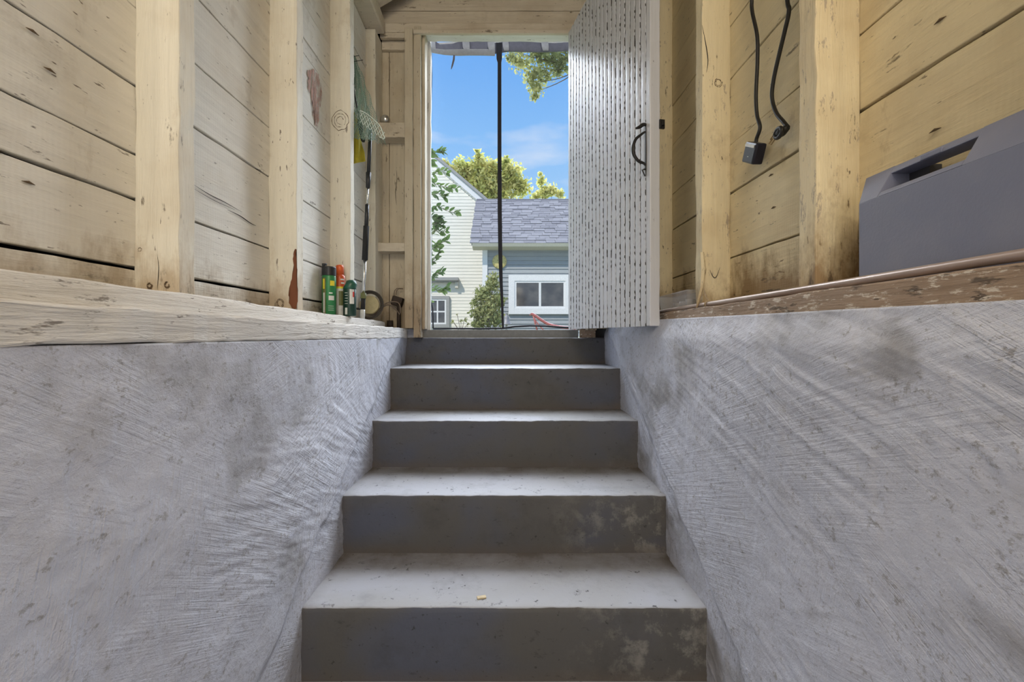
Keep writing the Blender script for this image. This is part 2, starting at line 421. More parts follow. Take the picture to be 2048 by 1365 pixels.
gapw = {.137: .0075, .277: .006, .281: .006, .508: .004, .505: .005, .364: .0012, 1.113: .0012, 1.11: .0012}
def boards(root, m, X, bounds, y0, y1, side, jit=.0012):
    n = max(4, int((y1-y0)*16))
    for z0, z1 in zip(bounds[:-1], bounds[1:]):
        g0 = gapw.get(z0, .0035)/2; g1 = gapw.get(z1, .0035)/2; pr = rnd.uniform(0, .004)
        xa, xb = (X-.02, X+pr) if side < 0 else (X-pr, X+.02)
        wpart(root, 'board', m, xa, xb, y0, y1, z0+g0, z1-g1, 'y', n, jit, bevel=.002)
boards(wall_l, m_board_l, BL, bounds_b, Y0, -.065, -1)
boards(wall_l, m_board_l, BL, bounds_a, -.065, .94, -1)
boards(wall_l, m_board_l, BL, bounds_b, .94, 1.45, -1)
boards(wall_l, m_board_l, BL, bounds_c, 1.45, 2.53, -1)
mb = MB(); mb.box(-.83, -.80, Y0, 2.56, -.02, 1.75); part(mb, 'backing', m_dark, wall_l)

# right wall framing
SR, BR = .600, .686
sloped_plank(wall_r, 'sill_plate', m_sill_r, .572, .73, Y0, 2.45, .02, .083, .083, seed=12, jit=.0025)
studs_r = [(-2.1, -2.05), (-1.6, -1.55), (-1.1, -1.05), (-.6, -.55), (-.11, -.06), (.385, .435), (.874, .925), (1.381, 1.431), (1.863, 1.913), (2.33, 2.38)]
for (a, b) in studs_r:
    wpart(wall_r, 'stud', m_stud_r, SR, BR, a, b, .0845, 1.64, 'z', 26, .002)
wpart(wall_r, 'top_plate', m_endx, .60, .71, Y0, 2.45, 1.641, 1.725, 'y', 30, .002)
bounds_r = [.084, .238, .4365, .585, .788, .948, 1.126, 1.30, 1.47, 1.64]
gapw.update({.4365: .0065, .238: .004, .585: .0035})
boards(wall_r, m_board_r, BR, bounds_r, Y0, -.085, 1)
boards(wall_r, m_board_r, BR, bounds_r, -.085, .90, 1)
boards(wall_r, m_board_r, BR, bounds_r, .90, 1.405, 1)
boards(wall_r, m_board_r, BR, bounds_r, 1.405, 2.53, 1)
mb = MB(); mb.box(.73, .76, Y0, 2.56, -.02, 1.75); part(mb, 'backing', m_dark, wall_r)
wpart(wall_r, 'lath', m_board_r, .672, .682, .952, .962, .335, .455, 'z', 6, .0006, bevel=.001)

# ------------------------------------------------------------------ end wall with the doorway
mb = MB(); mb.box(-.83, -.50, 2.562, 2.59, -.4, 1.9); mb.box(.42, .76, 2.562, 2.59, -.4, 1.9); mb.box(-.4999, .4199, 2.5625, 2.59, 1.72, 1.9)
wall_b = mb.build('wall_back', m_dark); tag(wall_b, kind='structure')
# vertical boards beside the opening, slightly different widths
for xs, in_ in (((-.752, -.664, -.512), 0), ((.42, .53, .63, .69), 1)):
    for a, b in zip(xs[:-1], xs[1:]):
        wpart(wall_b, 'board', m_end, a+.0015, b-.0015, 2.54, 2.56, .04, 1.66, 'z', 24, .001, bevel=.002)
wpart(wall_b, 'door_stud', m_end, -.556, -.513, 2.442, 2.539, .041, 1.672, 'z', 24, .0012)
wpart(wall_b, 'door_jamb', m_end, -.5125, -.473, 2.468, 2.56, -.0105, 1.70, 'z', 24, .0012)
m_white = painted_wood('white_weathered_trim', 'z', (.80, .79, .76), dark=(.2, .17, .14), speck=.64, stain=(.62, .58, .52), stain_amt=.35, saw=False)
m_whitex = painted_wood('white_trim_head', 'x', (.82, .80, .76), dark=(.25, .2, .16), speck=.68, stain=(.62, .56, .46), stain_amt=.4, saw=False)
wpart(wall_b, 'inner_casing', m_end, -.4725, -.4555, 2.50, 2.58, .036, 1.69, 'z', 20, .001)
wpart(wall_b, 'outer_casing', m_white, -.50, -.440, 2.592, 2.62, .03, 1.74, 'z', 24, .002)
wpart(wall_b, 'door_stud', m_end, .44, .49, 2.46, 2.539, .03, 1.64, 'z', 16, .0012)
wpart(wall_b, 'outer_casing', m_white, .40, .46, 2.592, 2.62, .03, 1.74, 'z', 24, .002)
wpart(wall_b, 'header_beam', m_endx, -.70, .60, 2.475, 2.50, 1.672, 1.724, 'x', 40, .0015, bevel=.006)
wpart(wall_b, 'head_trim', m_endx, -.512, .44, 2.455, 2.474, 1.652, 1.673, 'x', 30, .001)
wpart(wall_b, 'door_head', m_whitex, -.4725, .44, 2.5015, 2.59, 1.692, 1.716, 'x', 30, .001)
wpart(wall_b, 'blocking', m_endx, -.701, -.557, 2.46, 2.539, 1.086, 1.168, 'x', 8, .0015)
wpart(wall_b, 'blocking', m_endx, -.735, -.557, 2.45, 2.539, .461, .507, 'x', 8, .0015)
wpart(wall_b, 'header_beam', m_endx, -.70, -.557, 2.478, 2.50, 1.643, 1.671, 'x', 8, .001)
wpart(wall_b, 'board', m_endx, -.70, -.557, 2.515, 2.538, 1.60, 1.66, 'x', 8, .001)
mb = MB(); mb.plank(-.60, -.514, 2.537, 2.5615, -.0105, .040, 'x', 6, .002, 4); part(mb, 'curb_end', m_pl_l, wall_l, bevel=.004)
m_thr = plain('grey_threshold', (.20, .20, .19), .6)
mb = MB(); mb.plank(-.512, .405, 2.556, 2.64, -.02, .034, 'x', 20, .0006, 3); part(mb, 'threshold', m_thr, wall_b, bevel=.002)
mb = MB(); mb.plank(.412, .50, 2.54, 2.56, -.011, .036, 'x', 5, .002, 4); part(mb, 'packing_block', m_sill_r, wall_b, bevel=.002)
# gable boards and roof
for i, (a, b) in enumerate(((1.724, 1.815), (1.818, 1.93), (1.933, 2.04), (2.043, 2.15), (2.153, 2.26))):
    wpart(wall_b, 'gable_board', m_endx, -.79+.0*i, .72, 2.515, 2.535, a, b, 'x', 12, .001)
roof = MB()
sl = math.tan(math.radians(31))
def zr(x): return 1.80+(.80-abs(x))*sl
roof.prism([(-.95, zr(-.95)), (0, zr(0)), (.95, zr(.95)), (.95, zr(.95)+.05), (0, zr(0)+.05), (-.95, zr(-.95)+.05)], 'y', Y0-.1, 2.75)
ceil = roof.build('ceiling', m_roof_in); tag(ceil, kind='structure')
mb = MB(); mb.box(-.85, .80, Y0-.08, Y0, ZF, 2.4); wf = mb.build('wall_front', m_pl_l); tag(wf, kind='structure')
for y in (2.36, 1.85, 1.34, .83, .32, -.2, -.7, -1.2, -1.7, -2.2):
    for s_ in (-1, 1):
        mb = MB(); pts = [(.80*s_, zr(.80)-.012), (.012*s_, zr(.012)-.012), (.012*s_, zr(.012)-.115), (.80*s_, zr(.80)-.115)]
        mb.prism(pts, 'y', y, y+.05)
        part(mb, 'rafter', m_endx, ceil, bevel=.002)
mb = MB(); mb.box(XL-.05, XR+.05, Y0, 1.30, ZF-.05, ZF); fl = mb.build('floor', m_tread); tag(fl, kind='structure')

# ------------------------------------------------------------------ stairs
stair = empty('concrete_staircase', (0, 1.242, ZF)); tag(stair, 'grey painted concrete stairs rising between two plastered walls to the doorway', 'stairs')
EDG = [(1.242, -.752, -.955), (1.554, -.5526, -.752), (1.889, -.357, -.5526), (2.190, -.158, -.357), (2.526, -.011, -.158)]
for i, (y, zt, zb) in enumerate(EDG):
    yb = EDG[i+1][0]+.03 if i < 4 else 2.66
    nx = 120; R_ = np.random.RandomState(20+i)
    xs = np.linspace(XL-.015, XR+.015, nx)
    jy = .0045*fbm(xs*14, xs*0+i, 60+i, 4); jz = .0035*fbm(xs*20, xs*0+9+i, 80+i, 4)
    prof_t = [(.0, .0)]
    rows = []; dirt = []; matrow = []
    H = zt-zb
    # riser rows bottom -> top, nose, tread rows front -> back
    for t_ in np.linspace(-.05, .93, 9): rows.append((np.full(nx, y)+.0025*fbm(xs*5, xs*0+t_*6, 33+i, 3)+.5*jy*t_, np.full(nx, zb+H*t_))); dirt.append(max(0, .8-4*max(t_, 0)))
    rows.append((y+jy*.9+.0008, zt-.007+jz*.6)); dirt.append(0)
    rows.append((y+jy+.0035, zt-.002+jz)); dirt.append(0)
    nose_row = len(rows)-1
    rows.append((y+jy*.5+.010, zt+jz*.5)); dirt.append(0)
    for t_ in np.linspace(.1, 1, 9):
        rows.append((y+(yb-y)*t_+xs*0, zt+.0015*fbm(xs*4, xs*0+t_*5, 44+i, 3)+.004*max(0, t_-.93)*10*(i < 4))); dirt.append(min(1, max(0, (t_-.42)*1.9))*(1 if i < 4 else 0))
    V = []; 
    for (yy, zz) in rows: V += [(float(x), float(a), float(b)-0) for x, a, b in zip(xs, yy, zz)]
    V = [(x, yy-1.242, zz-ZF) for x, yy, zz in V]
    FQ = []; MI = []
    for r in range(len(rows)-1):
        for k in range(nx-1):
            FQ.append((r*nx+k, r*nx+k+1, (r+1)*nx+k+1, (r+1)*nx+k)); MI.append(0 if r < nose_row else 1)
    # close the block: back and bottom
    b0 = len(V); V += [(float(xs[0]), yb-1.242, zb-ZF-.01), (float(xs[-1]), yb-1.242, zb-ZF-.01)]
    L = len(rows)-1
    FQ.append((L*nx, L*nx+nx-1, b0+1, b0)); MI.append(0)
    me = bpy.data.meshes.new('step'); me.from_pydata(V, [], FQ)
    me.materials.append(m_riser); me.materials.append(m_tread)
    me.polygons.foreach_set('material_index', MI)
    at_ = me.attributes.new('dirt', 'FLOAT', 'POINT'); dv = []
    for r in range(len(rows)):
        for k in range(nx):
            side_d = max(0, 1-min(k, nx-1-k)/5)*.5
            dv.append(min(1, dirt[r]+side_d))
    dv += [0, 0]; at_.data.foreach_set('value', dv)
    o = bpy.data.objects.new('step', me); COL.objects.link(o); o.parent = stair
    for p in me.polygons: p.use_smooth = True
m_chip = plain('pale_wood_chip', (.62, .50, .30), .6)
c = at(963, 1186, 1.29); c.z = -.752
mb = MB(); mb.box(-.013, .013, -.006, .006, 0, .004, Matrix.Translation((c.x, c.y, c.z)) @ Matrix.Rotation(.25, 4, 'Z'), bev=.001)
o = mb.build('wood_chip', m_chip); tag(o, 'tiny pale wood chip lying on the lowest stair tread', 'wood chip')

# ------------------------------------------------------------------ door leaf (opens inwards to the right)
t = MT('crackled_white_door_paint', .34)
g1 = t.noise(t.P((130, 130, 5)), 1, 6, .65, .5); g2 = t.noise(t.P((30, 30, 1.2)), 1, 4, .6); g3 = t.noise(t.P((70, 70, 20)), 1, 5, .7)
c_ = t.mix(t.ramp(g2, .3, .7), (.66, .66, .69), (.57, .57, .58)); c_ = t.mix(t.ramp(g3, .66, .72, 0, .8), c_, (.12, .10, .09))
t.col(c_); t.bump([(g2, .003, .4), (g1, .0014, .45), (g3, .001, .3)]); m_door = t.m
m_groove = plain('dark_groove', (.075, .07, .065), .9)
m_iron = plain('black_iron', (.035, .033, .032), .42, .6)
H0 = Vector((.331, 2.44, .035)); N0 = Vector((.515, 1.62, .035)); U = (N0-H0); LEN = U.length; U.normalize(); Nn = Vector((-U.y, U.x, 0))
if Nn.x < 0: Nn = -Nn
DM = Matrix(((U.x, Nn.x, 0, 0), (U.y, Nn.y, 0, 0), (0, 0, 1, 0), (0, 0, 0, 1)))   # local x along leaf, y into the thickness
HT = 1.64-.035
mb = MB(); mb.box(.004, LEN-.006, .006, .036, .004, HT-.004)
door = mb.build('door_1', m_groove, None, M=DM); door.location = H0; tag(door, kind='structure')
nb = 20; bw = (LEN-.03)/nb
for k in range(nb):
    mb = MB(); R_ = random.Random(k); n = 150; rings = []
    x0, x1 = k*bw, (k+1)*bw
    for j in range(n+1):
        z = HT*j/n; q = lambda: R_.uniform(-.0006, .0006)
        gg = .0031+R_.uniform(-.0016, .0018)
        rings.append([mb.bm.verts.new(p) for p in ((x0+gg, .0065, z), (x0+gg+.0006+q(), .0030, z), (x0+gg+.0015, .0006+q()*.4, z), (x0+bw*.5, .0+q()*.5, z), (x1-gg-.0015, .0006+q()*.4, z), (x1-gg-.0006+q(), .0030, z), (x1-gg, .0065, z))])
    for j in range(n):
        for i in range(6): mb.bm.faces.new((rings[j][i], rings[j][i+1], rings[j+1][i+1], rings[j+1][i]))
    mb.bm.faces.new(rings[0]); mb.bm.faces.new(rings[-1][::-1])
    bb = mb.build('bead_board', m_door, door, smooth=False, M=DM); bb.data.materials.append(m_groove)
    for fi in range(n*6):
        if fi % 6 in (0, 5) or (fi % 6 in (1, 4) and R_.random() < .30): bb.data.polygons[fi].material_index = 1   # joint sides coloured dark
mb = MB(); mb.plank(LEN-.029, LEN, 0, .040, 0, HT, 'z', 40, .0007, 2); mb.build('edge_strip', m_door, door, bevel=.003, M=DM)
for z0 in (.12, .75, 1.38):
    mb = MB(); mb.plank(.03, LEN-.04, .0365, .056, z0, z0+.11, 'x', 8, .0006, 3); mb.build('ledge_rail', m_door, door, bevel=.002, M=DM)
for z0 in (.17, 1.43):
    mb = MB(); mb.box(.004, .05, .0405, .046, z0, z0+.09, bev=.001); mb.tube([(.004, .046, z0), (.004, .046, z0+.09)], .005, 8); mb.build('hinge', m_iron, door, M=DM)
# thumb latch: plate, thumb press and bowed grip
hx = LEN-.028
def hz(py): return (VY-py)*1.645/F-.035
mb = MB()
zt, zb = hz(245), hz(352)
pl = [(hx-.0045, zt-.02), (hx-.001, zt), (hx+.0035, zt-.02), (hx+.004, zb+.03), (hx+.001, zb), (hx-.0045, zb+.03)]
mb.prism([(p[0], p[1]) for p in pl], 'y', -.003, .001)
latch = mb.build('latch_plate', m_iron, door, bevel=.001, M=DM)
def arc(pts, n=8):
    out = []; P_ = [Vector(p) for p in pts]; P_ = [P_[0]]+P_+[P_[-1]]
    for i in range(1, len(P_)-2):
        for k in range(n):
            t_ = k/n; a, b, c__, d = P_[i-1:i+3]
            out.append(.5*((2*b)+(-a+c__)*t_+(2*a-5*b+4*c__-d)*t_*t_+(-a+3*b-3*c__+d)*t_**3))
    out.append(P_[-2]); return out
mb = MB()
g = arc([(hx, -.003, hz(263)), (hx-.002, -.020, hz(270)), (hx-.003, -.040, hz(280)), (hx-.003, -.050, hz(295)), (hx-.003, -.047, hz(310)), (hx-.003, -.030, hz(322)), (hx-.002, -.010, hz(326)), (hx, -.003, hz(330))], 6)
rs = [.0035+.0028*math.sin(math.pi*i/(len(g)-1)) for i in range(len(g))]
mb.tube(g, rs, 10); mb.build('grip', m_iron, door, smooth=True, M=DM)
mb = MB(); g = arc([(hx, .004, hz(250)), (hx-.001, -.010, hz(249)), (hx-.002, -.026, hz(255)), (hx-.002, -.040, hz(258))], 6)
mb.tube(g, [.004+.003*math.sin(math.pi*min(1, i/(len(g)-1)*1.1)) for i in range(len(g))], 8); mb.build('thumb_press', m_iron, door, smooth=True, M=DM)
mb = MB(); mb.tube([(hx, -.002, hz(338)), (hx-.002, -.014, hz(340)), (hx-.001, -.004, hz(352))], [.004, .003, .002], 8); mb.build('latch_tail', m_iron, door, smooth=True, M=DM)
# latch bar on the far side of the leaf sticking past its edge
mb = MB(); mb.box(LEN-.05, LEN+.012, .042, .050, hz(257), hz(249), bev=.001); mb.box(LEN-.002, LEN+.006, .036, .056, hz(262), hz(244), bev=.001)
mb.build('latch_bar', m_iron, door, M=DM)
mb = MB(); a = onx(1324, 246, .60); mb.box(.592, .602, 1.866, 1.90, a.z-.03, a.z+.01, bev=.001); mb.box(.575, .594, 1.875, 1.888, a.z-.018, a.z-.004, bev=.001)
part(mb, 'strike_hook', m_iron, wall_r)

# ------------------------------------------------------------------ insect screen in the doorway
scr = empty('door_screen', (-.05, 2.65, .034)); tag(scr, 'see-through insect screen with black centre band hung across the doorway', 'screen')
t = MT('fine_grey_net', .8, (.55, .57, .58)); tr = t.n('ShaderNodeBsdfTransparent'); ms = t.n('ShaderNodeMixShader'); 
ms.inputs[0].default_value = .075; t.l(tr.outputs[0], ms.inputs[1]); t.l(t.b.outputs[0], ms.inputs[2]); t.l(ms.outputs[0], t.out.inputs[0]); m_mesh = t.m
m_blk = plain('black_webbing', (.018, .018, .026), .75)
m_fold = plain('dusty_grey_band', (.16, .16, .20), .8)
m_wht = plain('white_hem_cloth', (.70, .69, .68), .8); m_tape = plain('grey_tape', (.36, .36, .38), .45)
SY = 2.60
def ribbon(pts, wd, th=.003, name='band', m=None, parent=scr, flat='x'):
    mb = MB(); rings = []
    for (x, z, *r) in pts:
        w_ = r[0] if r else wd
        y = SY+.045+(r[1] if len(r) > 1 else 0)
        if flat == 'x': q = ((x-w_, y-th, z), (x+w_, y-th, z), (x+w_, y+th, z), (x-w_, y+th, z))
        else: q = ((x, y-th, z-w_), (x, y-th, z+w_), (x, y+th, z+w_), (x, y+th, z-w_))
        rings.append([mb.bm.verts.new(p) for p in q])
    for a, b in zip(rings[:-1], rings[1:]):
        for i in range(4): mb.bm.faces.new((a[i], a[(i+1) % 4], b[(i+1) % 4], b[i]))
    mb.bm.faces.new(rings[0][::-1]); mb.bm.faces.new(rings[-1])
    return part(mb, name, m, parent, smooth=False, bevel=.001)
sy = SY+.045
def sx(px): return (px-VX)*sy/F
def sz(py): return (VY-py)*sy/F
for a, b in ((862, 998), (1002, 1150)):
    mb = MB(); n = 24; g_ = [[None]*(n+1) for _ in range(n+1)]
    for i in range(n+1):
        for j in range(n+1):
            x = sx(a)+(sx(b)-sx(a))*i/n; z = sz(657)+(sz(100)-sz(657))*j/n
            g_[i][j] = mb.bm.verts.new((x, sy+.008+.006*math.sin(x*31)*math.sin(z*3+1), z))
    for i in range(n):
        for j in range(n): mb.bm.faces.new((g_[i][j], g_[i+1][j], g_[i+1][j+1], g_[i][j+1]))
    part(mb, 'net_panel', m_mesh, scr, smooth=True)
ribbon([(sx(998), sz(86), .018), (sx(998.5), sz(118), .016), (sx(999), sz(125), .011), (sx(999), sz(300), .0115), (sx(999.5), sz(420), .0125), (sx(1000.5), sz(500), .012), (sx(1002), sz(560), .010), (sx(1004), sz(600), .008), (sx(1006), sz(656), .006)], .011, .004, 'centre_band', m_blk)
# top band sags between its tapes
ts = [(860, 88, 13), (880, 98, 7), (905, 96, 8), (925, 92, 11), (945, 96, 12), (975, 98, 13), (992, 96, 10), (1004, 94, 10), (1020, 93, 11), (1045, 94, 10), (1080, 94, 9), (1110, 95, 8), (1150, 94, 8)]
ribbon([(sx(a), sz(b), c__*sy/F, -.006*math.sin(i*1.7)) for i, (a, b, c__) in enumerate(ts)], .02, .005, 'top_band', m_fold, flat='z')
ribbon([(sx(a), sz(b), 6*sy/F, .006) for a, b in ((855, 90), (880, 90), (920, 88), (960, 87), (1000, 86), (1060, 86), (1150, 86))], .02, .002, 'white_hem', m_wht, flat='z')
ts = [(862, 103, 4), (890, 106, 5), (915, 108, 6), (940, 107, 6), (965, 106, 6), (990, 108, 6)]
ribbon([(sx(a), sz(b), c__*sy/F, -.010+.004*math.sin(i*2)) for i, (a, b, c__) in enumerate(ts)], .02, .004, 'loose_fold', m_tape, flat='z')
for px, w_ in ((867, 5), (933, 7), (983, 7), (1012, 6), (1090, 7)):
    ribbon([(sx(px-1), sz(86), w_*sy/F, -.012), (sx(px), sz(97), w_*sy/F, -.014), (sx(px+1), sz(104), w_*sy/F*.8, -.012)], .02, .002, 'tape', m_tape)
ribbon([(sx(909), sz(110), .005, -.012), (sx(908), sz(122), .006, -.012), (sx(905), sz(134), .005, -.012), (sx(903), sz(141), .002, -.012)], .01, .0015, 'loose_strap', m_fold)
mb = MB(); mb.tube([(sx(p[0]), sy+.004, sz(p[1])) for p in ((862, 95), (863, 150), (861, 240), (860, 330), (861, 420), (862.5, 500), (861, 570), (861, 600), (865, 618), (866, 657))], .0042, 8); part(mb, 'edge_piping', m_blk, scr, smooth=True)
mb = MB(); mb.tube([(sx(p[0]), sy+.006, sz(p[1])) for p in ((866, 658), (900, 657.5), (960, 658), (1006, 657), (1030, 653.5), (1060, 652), (1090, 652.5), (1120, 655), (1150, 656))], .0055, 8); part(mb, 'hem_piping', m_blk, scr, smooth=True)

# ------------------------------------------------------------------ left corner: spray cans, net, reel, wiring
def patch(r, a0, a1, z0, z1, c, seg=10):
    mb = MB(); mb.lathe([(r, z0), (r, z1)], seg, c, a0, a1); return mb
def facing(c): return math.atan2(-c[1], -c[0])          # angle on the can that looks at the stair foot
def zpl_at(y): return zpl(y)+.0022
def can(loc, r, h, body, cap, name, label, shoulder=.012, neck=.8):
    root = empty(name, loc); tag(root, label, 'spray can', 'spray cans on the ledge')
    mb = MB(); mb.lathe([(r*.92, 0), (r, .003), (r, h-shoulder), (r*.93, h-shoulder*.45), (r*neck, h)], 32, loc); part(mb, 'body', body, root, smooth=True, bevel=0)
    return root
m_gr = plain('green_can_paint', (.035, .23, .075), .35, .1); m_dgr = plain('dark_green_can_paint', (.012, .045, .030), .35, .1)
m_dgc = plain('dark_green_cap', (.02, .10, .065), .35); m_or = plain('orange_can_paint', (.62, .10, .025), .35); m_orc = plain('orange_cap', (.75, .13, .03), .35)
m_blkp = plain('black_plastic', (.02, .02, .022), .4); m_ye = plain('yellow_print', (.85, .70, .05), .4); m_wh = plain('white_print', (.72, .72, .68), .4)
m_sil = plain('silver_metal', (.75, .75, .73), .25, .9); m_olv = plain('olive_print', (.16, .17, .06), .5); m_redp = plain('red_print', (.6, .05, .04), .4)
X1 = -.716; D1 = 1.81; L1 = (X1, D1, zpl_at(D1)); c1 = can(L1, .027, .166, m_gr, m_blkp, 'spray_can', 'green aerosol can with black cap and yellow and white labels on the ledge')
c1.name = 'spray_can'
f = facing(L1)
mb = MB(); mb.lathe([(.0275, .160), (.0275, .192), (.026, .195), (.0, .195)], 32, L1); part(mb, 'cap', m_blkp, c1, smooth=False)
mb = MB(); mb.tube([(L1[0]-.014, L1[1]-.018, L1[2]+.190), (L1[0]-.015, L1[1]-.019, L1[2]+.202), (L1[0]-.006, L1[1]-.010, L1[2]+.204)], [.006, .007, .005], 8); part(mb, 'nozzle', m_blkp, c1, smooth=True)
mb = patch(.0276, f+.15, f+.85, .118, .138, L1); part(mb, 'yellow_label', m_ye, c1)
mb = patch(.0274, f-.95, f-.45, .004, .150, L1); part(mb, 'side_label', m_olv, c1)
mb = patch(.0277, f-.95, f-.62, .105, .145, L1); part(mb, 'yellow_label', m_ye, c1)
mb = patch(.0277, f-.90, f-.60, .01, .09, L1); part(mb, 'white_label', m_wh, c1)
mb = patch(.0277, f-.05, f+.75, .060, .078, L1); part(mb, 'white_label', m_wh, c1)
mb = patch(.0277, f+.0, f+.5, .086, .091, L1, 6); part(mb, 'print_line', m_wh, c1)
for z_ in (.02, .028, .036):
    mb = patch(.0277, f-.1, f+.7, z_, z_+.0015, L1, 6); part(mb, 'print_line', m_wh, c1)
X2 = -.700; D2 = 1.884; L2 = (X2, D2, zpl_at(D2)); c2 = can(L2, .0215, .178, m_or, m_orc, 'spray_can', 'orange aerosol can with round orange cap standing behind the green one', .02, .6)
f = facing(L2)
mb = MB(); mb.lathe([(.0165, .172), (.0165, .205), (.014, .214), (.0, .217)], 24, L2); part(mb, 'cap', m_orc, c2, smooth=True)
mb = patch(.0218, f-1.4, f+1.4, .0, .115, L2, 16); part(mb, 'lower_label', m_wh, c2)
mb = patch(.0220, f-1.4, f+1.4, .115, .123, L2, 16); part(mb, 'yellow_band', m_ye, c2)
mb = patch(.0221, f-.2, f+1.0, .045, .105, L2, 12); part(mb, 'picture_print', m_olv, c2)
mb = patch(.0222, f+.2, f+.9, .135, .142, L2, 8); part(mb, 'print_line', m_wh, c2)
mb = patch(.0219, f+.1, f+.9, .150, .156, L2, 8); part(mb, 'print_line', m_wh, c2)
X3 = -.653; D3 = 1.868; L3 = (X3, D3, zpl_at(D3)); c3 = can(L3, .0262, .115, m_dgr, m_dgc, 'spray_can', 'short dark green aerosol can with sloped green cap nearest the door', .006, .95)
f = facing(L3)
mb = MB(); mb.lathe([(.026, .112), (.0262, .118), (.024, .132), (.018, .147), (.010, .150), (0, .150)], 28, L3)
for v in mb.bm.verts:
    if v.co.z > L3[2]+.13: v.co.x += .006
part(mb, 'cap', m_dgc, c3, smooth=True)
mb = patch(.0266, f+.0, f+.7, .050, .110, L3, 10); part(mb, 'white_label', m_wh, c3)
mb = patch(.0268, f+.45, f+.72, .078, .100, L3, 6); part(mb, 'red_print', m_redp, c3)
mb = patch(.0267, f-.75, f-.35, .006, .034, L3, 6); part(mb, 'small_label', m_wh, c3)
for k in range(5):
    mb = patch(.0267, f-.8, f-.3, .05+.011*k, .052+.011*k, L3, 6); part(mb, 'print_line', m_wh, c3)

# landing net on a telescopic pole
ln = empty('landing_net', (-.672, 2.10, zpl_at(2.1))); tag(ln, 'green knotted landing net on a black and silver pole leaning in the corner', 'fishing net')
def pp(px, py): 
    t_ = (636-py)/(636-255); return at(px, py, 2.12-.02*t_)
b0 = Vector((-.675, 2.10, zpl_at(2.1)))
def on_pole(py):
    t_ = (640-py)/(640-255.0); top_ = at(741, 255, 2.13); return b0.lerp(top_, t_)
m_foam = plain('black_foam', (.018, .018, .018), .85)
def seg(name, pa, pb, r, m, r2=None):
    mb = MB(); mb.tube([on_pole(pa), on_pole((pa+pb)/2), on_pole(pb)], [r, (r+(r2 or r))/2, r2 or r], 14); return part(mb, name, m, ln, smooth=True, bevel=0)
seg('end_cap', 640, 622, .011, m_wh); seg('butt_grip', 622, 598, .0105, m_foam); seg('ring', 600, 589, .013, m_olv); seg('pole_tube', 589, 523, .0078, m_sil)
seg('foam_grip', 523, 455, .0135, m_foam); seg('pole_tube', 456, 412, .0095, m_blkp); seg('pole_tube', 413, 375, .0048, m_sil); seg('coupling', 378, 347, .0095, m_blkp, .0125); seg('pole_tube', 348, 255, .0085, m_blkp)
m_netg = plain('green_net_cord', (.25, .36, .28), .6); m_netsun = plain('sunlit_net_cord', (.80, .88, .80), .5)  # second cord colour carries the sunlight falling on the net
def net_surface(u, v, layer):
    """u across 0..1, v down 0..1: a bag hanging from a nail, opening towards the bottom"""
    xl = 704+6*v+6*math.sin(v*5)*v; xr = 706+64*(v**.85)+(3 if v > .8 else 0)
    if layer: xr = xl+(xr-xl)*.72; xl = xl+2
    px = xl+(xr-xl)*u; py = 108+168*v+(14*u*v if not layer else 6*u)
    d = 2.04+.02*layer+.05*math.sin(u*math.pi)*(.3+v)*(-1 if layer else 1)+.012*math.sin(u*9+v*7)
    d = max(d, 1.985)
    px += 1.4*math.sin(v*30+u*13); py += 1.2*math.sin(u*21+v*17)
    return at(px, py, d)
def net_mesh(nu, nv, r, layer, v0=0, v1=1, u0=0, u1=1):
    mb = MB()
    def P_(i, j): return net_surface(u0+(u1-u0)*min(1, max(0, i/nu)), v0+(v1-v0)*j/nv, layer)
    for j in range(nv):
        for i in range(nu+1):
            o_ = (j % 2)*.5
            a = P_(i+o_, j)
            for di in (-.5, .5):
                b = P_(i+o_+di, j+1)
                if (a-b).length > 1e-5: mb.tube([a, b], r, 3, False)
    return mb
part(net_mesh(12, 42, .00085, 0), 'net_bag', m_netg, ln)['kind'] = 'stuff'
part(net_mesh(11, 36, .0008, 1), 'inner_fold', m_netg, ln)['kind'] = 'stuff'
part(net_mesh(12, 48, .0007, 1, u0=.05, u1=.95), 'inner_fold', m_netg, ln)['kind'] = 'stuff'
# rim cords low on the bag, the sun on them painted as pale colour
mb = MB()
G = [[at(720+46*(u_+.5*(v_ % 2))/7, 221+5.0*(u_+.5*(v_ % 2))+v_*6.0, 1.975) for v_ in range(5)] for u_ in range(8)]
for i in range(8):
    for j in range(4):
        a = G[i][j]
        for b in ((G[i][j+1], G[i-1][j+1] if i else None) if j % 2 == 0 else (G[i][j+1], G[i+1][j+1] if i < 7 else None)):
            if b is not None and not (j < 1 and i > 6): mb.tube([a, b], .0011, 5)
mb.tube(arc([G[0][0], G[2][0]+Vector((0, 0, .008)), G[4][0]+Vector((0, 0, .006)), G[6][0], G[7][2], G[7][3], G[6][4]], 5), .0018, 6)
part(mb, 'sunlit_mesh_rim', m_netsun, ln, smooth=True)
mb = MB(); mb.tube(arc([at(704, 112, 2.0), at(705, 140, 2.0), at(706, 170, 2.02), at(712, 205, 2.03), at(722, 250, 2.06), at(728, 285, 2.09)], 5), .0035, 8); part(mb, 'hoop', m_blkp, ln, smooth=True)
mb = MB(); mb.tube(arc([at(719, 240, 2.05), at(722, 262, 2.05), at(727, 284, 2.06)], 5), [.010]*10+[.006], 8); part(mb, 'hoop_joint', m_foam, ln, smooth=True)
for (a, b) in (((705, 114), (718, 111)), ((706, 124), (726, 120))):
    mb = MB(); mb.tube([at(a[0]-3, a[1], 1.985), at(b[0], b[1], 1.975)], .0013, 6); part(mb, 'nail', m_iron, wall_l)

